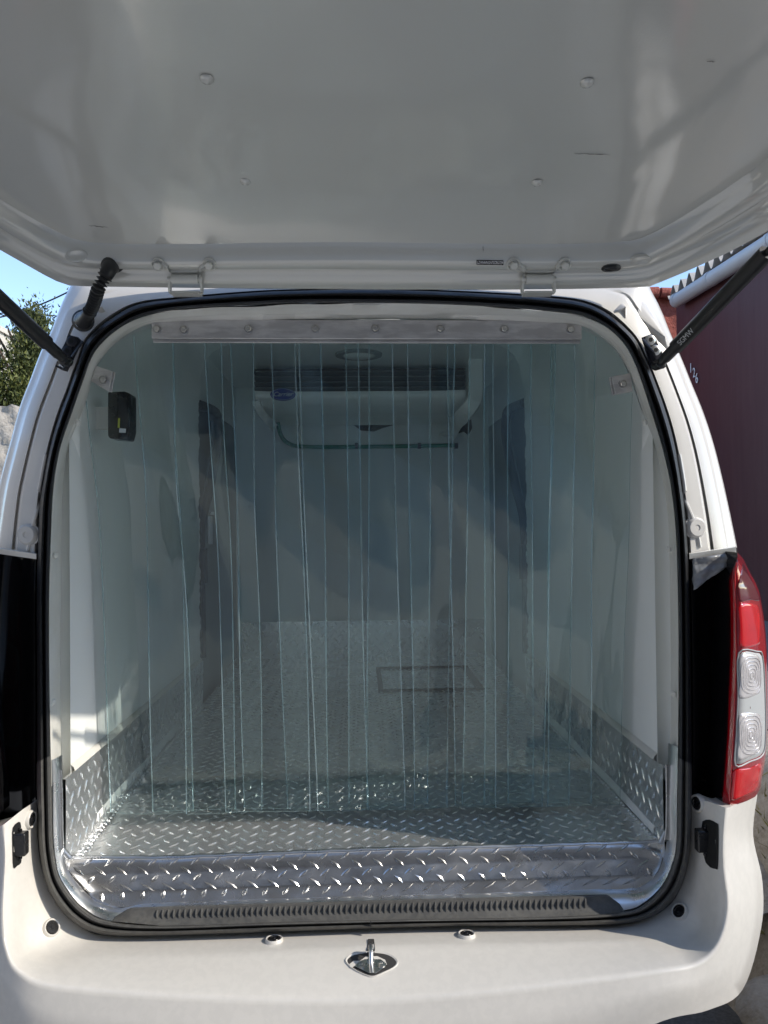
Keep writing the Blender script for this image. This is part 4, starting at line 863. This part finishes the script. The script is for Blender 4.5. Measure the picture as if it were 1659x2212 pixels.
# oval badge
c = P(611, 852, YE-.012); mb = MB(); mb.lathe(c, (0, -1, 0), [(.0265, -.010), (.0265, .001), (.0255, .002), (0, .002)], 40, sx=2.02, xa=(1, 0, 0)); bd_ = mb.build('badge', M['blue'], ev, angle=30)
mb = MB(); ring_ = [np.array([c[0]+math.cos(t_)*.0485, c[1]-.0032, c[2]+math.sin(t_)*.0238]) for t_ in np.linspace(0, 2*math.pi, 41)]; mb.tube(ring_, .0005, 5, cap=False); mb.build('badge_ring', M['white'], bd_)
text('Carrier', 'badge_lettering', bd_, c+np.array([0, -.0035, 0]), (1, 0, 0), (0, 0, 1), .0275, M['white'], .0004, shear=.35)
# ceiling lamp
mb = MB(); c = np.array([P(775, 768, 3.1)[0], 3.1, .685]); mb.lathe(c, (0, 0, -1), [(.095, 0), (.094, .008), (.080, .012), (.066, .010)], 36); lp = mb.build('ceiling_lamp', M['door'], van)
mb = MB(); mb.lathe(c, (0, 0, -1), [(.068, .009), (.060, .016), (.03, .020), (0, .021)], 36); mb.build('lamp_lens', M['lamp'], lp)
# ================================================================== STRIP CURTAIN
CT = P(783, 700, 1.6)
cu = thing('strip_curtain', (CT[0], 1.6, ZF), 'clear bluish vinyl strip curtain bolted under a metal rail across the hold', 'curtain')
def ytop(px):
    i = np.linspace(40, 140, 201); r_ = np.interp(np.radians(np.linspace(0, 180, 721)), TH, rI)
    best = None; th = np.linspace(R(5), R(175), 900); rr_ = np.interp(th, TH, rI); xx = C0[0]+rr_*np.cos(th); yy = C0[1]-rr_*np.sin(th)
    return float(np.interp(px, xx[::-1], yy[::-1]))
strips = [(176, 372), (283, 476), (370, 546), (438, 637), (493, 692), (582, 774), (643, 848), (745, 932), (796, 985), (879, 1068), (966, 1152), (1017, 1204), (1046, 1243), (1100, 1293), (1192, 1388)]
for k, (xl, xr) in enumerate(strips):
    nu, nv = 15, 60; th = .0024; Yo = (0, .010, .005)[k % 3]+(.002 if k % 2 else 0)
    ph1, ph2 = rng.uniform(0, 6.28, 2); amp = .006 if 3 < k < 12 else .011; curl = rng.uniform(-.007, .010); twist = rng.uniform(-.012, .012); lean = rng.uniform(-7, 7)
    if k == 0: curl = .012
    us = [0, .012]+list(np.linspace(.05, .95, nu-4))+[.988, 1]
    fr_, bk = [], []
    for j in range(nv+1):
        v = j/nv; ra, rb = [], []
        for u in us:
            px = xl+(xr-xl)*u; yt_ = max(705, ytop(min(max(px, 190), 1385))+26)
            top_ = P(px, yt_, 1.615); zb_ = ZF+.006+.004*math.sin(k*2.1)
            z = top_[2]*(1-v)+zb_*v
            h = (.40-z)/1.05; h = min(max(h, 0), 1)
            X = top_[0]-(lean*.001)*h*3+.004*math.sin(z*4+ph1)*h
            wv = amp*math.sin(z*5.2+ph1+u*1.5)*(.25+.75*math.sin(min(1, h*1.1)*math.pi))*(1+1.5*math.exp(-((h-.28)/.2)**2)*(k < 6))
            Yc = 1.618+.135*h**.9+Yo+curl*(2*u-1)**2*(.3+h)+twist*(u-.5)*h*1.4+wv+.0055*math.sin(11*z+ph2+3*u)*math.exp(-((h-.25)/.25)**2)
            Yc += (.007*math.sin(7.5*u+ph1+z*2)*math.exp(-((h-.35)/.28)**2) if k < 5 else .003*math.sin(6*u+ph2+z*1.5)*math.exp(-((h-.3)/.3)**2))
            if abs(X) > .585: X = math.copysign(.585, X)
            ra.append(np.array([X, Yc, z])); rb.append(np.array([X, Yc+th, z]))
        fr_.append(ra); bk.append(rb)
    mb = MB(); n_u = len(us)
    sub = lambda rows, a, b: [r[a:b] for r in rows]
    mb.grid(sub(fr_, 1, n_u-1), mi=0); mb.grid(sub(bk, 1, n_u-1), mi=0)
    mb.grid(sub(fr_, 0, 2), mi=1); mb.grid(sub(fr_, n_u-2, n_u), mi=1)
    mb.grid([[a_[0], b_[0]] for a_, b_ in zip(fr_, bk)], mi=1); mb.grid([[a_[-1], b_[-1]] for a_, b_ in zip(fr_, bk)], mi=1)
    mb.grid([fr_[-1], bk[-1]], mi=1)
    mb.build('vinyl_strip', [M['strip'], M['sedge']], cu, angle=70)
# rail
q = [P(327, 690, 1.592), P(1257, 692, 1.592), P(1257, 733, 1.592), P(327, 731, 1.592)]
mb = MB(); mb.prism(q, (0, .006, 0)); rl = mb.build('header_rail', M['alu_bar'], cu, bevel=.0012)
mb = MB(); mb.prism([p+np.array([0, .012, -.006]) for p in q], (0, .004, 0)); mb.build('rail_backing', M['alu_bar'], rl, bevel=.001)
def bolt(px, py, Y, par, s=1):
    c = P(px, py, Y); mb = MB(); mb.lathe(c, (0, -1, 0), [(.0095*s, 0), (.0095*s, .0018), (.0088*s, .002)], 20); a0 = rng.uniform(0, 1)
    mb.lathe(c, (0, -1, 0), [(.0068*s, .0015), (.0068*s, .0065), (.0055*s, .0078), (0, .008)], 6, xa=(math.cos(a0), 0, math.sin(a0))); mb.build('hex_bolt', M['steel'], par, angle=30)
for px in (340, 398, 537, 681, 811, 951, 1089, 1232): bolt(px, 712+rng.uniform(-1.5, 1.5), 1.592, rl)
for pts, bx in (([(207, 790), (243, 802), (235, 846), (196, 823)], (224, 821)), ([(1322, 813), (1362, 806), (1367, 845), (1329, 852)], (1345, 830))):
    q = [P(a, b, 1.575) for a, b in pts]; mb = MB(); mb.prism(q, (0, .005, 0)); cl_ = mb.build('corner_clip', M['alu_bar'], cu, bevel=.001)
    sgn = 1 if bx[0] < 700 else -1
    q = [P(a+sgn*6, b+2, 1.584) for a, b in pts]; mb = MB(); mb.prism(q, (0, .005, 0)); mb.build('clip_backing', M['alu_bar'], cl_, bevel=.001)
    bolt(bx[0], bx[1], 1.575, cl_)
# ================================================================== small case fixed high on the left wall
kb = thing('controller_box', (WXL+.02, 1.88, .25), 'small black plastic controller with stickers on the left wall of the hold', 'controller')
YB = 1.70
o_ = [(232, 846), (268, 845), (281, 850), (281, 930), (276, 950), (236, 947), (232, 940)]
mb = MB(); mb.prism([P(a, b, YB+.02) for a, b in o_], (0, .05, 0)); cb = mb.build('case', M['black'], kb, bevel=.004)
mb = MB(); mb.prism([P(a, b, YB+.016) for a, b in [(256, 857), (279, 862), (276, 925), (254, 922)]], (0, .006, 0)); mb.build('screen', M['gloss'], kb, bevel=.001)
mb = MB(); mb.prism([P(a, b, YB+.0145) for a, b in [(255, 903), (259, 903), (258, 924), (254, 924)]], (0, .002, 0)); mb.build('yellow_sticker', M['yellow'], kb, smooth=False)
mb = MB(); mb.prism([P(a, b, YB+.0145) for a, b in [(258, 925), (272, 926), (271, 935), (257, 934)]], (0, .002, 0)); mb.build('white_sticker', M['white'], kb, smooth=False)
mb = MB(); mb.box((WXL+.022, YB+.065, P(250, 895, YB)[2]), (.05, .012, .05)); mb.build('mounting_plate', M['frame'], kb, smooth=False)
# ================================================================== weeds and stones on the bank
M['weed'] = mat('dry_weed', (.20, .20, .06), .8, noise=(8, .7, (.32, .24, .10)))
mb = MB()
for k in range(700):
    y = rng.uniform(1.2, 5.5); x = 1.06+rng.uniform(0, .35); z = G+np.interp(x, [1.02, 1.1, 1.2, 1.3, 1.4], [0, .16, .44, .6, .63])
    if math.sin(y*6)+rng.normal(0, .6) < .3: continue
    c = np.array([x, y, z-.01])
    for j in range(5):
        d_ = rng.normal(0, 1, 3)*np.array([1, 1, .3])+np.array([-.3, -.3, 1.1]); d_ /= np.linalg.norm(d_); e = np.cross(d_, rng.normal(0, 1, 3)); e /= np.linalg.norm(e); s = rng.uniform(.02, .075)
        mb.add([c-e*.003, c+e*.003, c+d_*s+e*.001], [(0, 1, 2)])
tag(mb.build('weeds', M['weed'], smooth=False), 'dry weeds growing out of the stone bank', kind='stuff')
for k, (x, y, z, s) in enumerate([(1.08, 1.95, G+.12, .12), (1.14, 2.35, G+.30, .15), (1.06, 2.75, G+.10, .10), (1.18, 1.65, G+.40, .13)]):
    mb = MB(); rows = []
    for a in range(9):
        t_ = a/8*math.pi; rows.append([(x+s*math.sin(t_)*math.cos(b*2*math.pi/14)*(1+rough(a*2+b, k, .18)), y+s*1.3*math.sin(t_)*math.sin(b*2*math.pi/14)*(1+rough(b*3, a+k, .18)), z-s*.6*math.cos(t_)) for b in range(14)])
    mb.grid(rows, True)
    lab = ['pale rock set low in the bank beside the van bumper', 'largest flat rock on the bank behind the van', 'smallest rock at the foot of the bank', 'rock on top of the bank nearest the viewer'][k]
    tag(mb.build('rock', M['stone'], angle=60), lab, 'rock', 'rocks in the roadside bank')
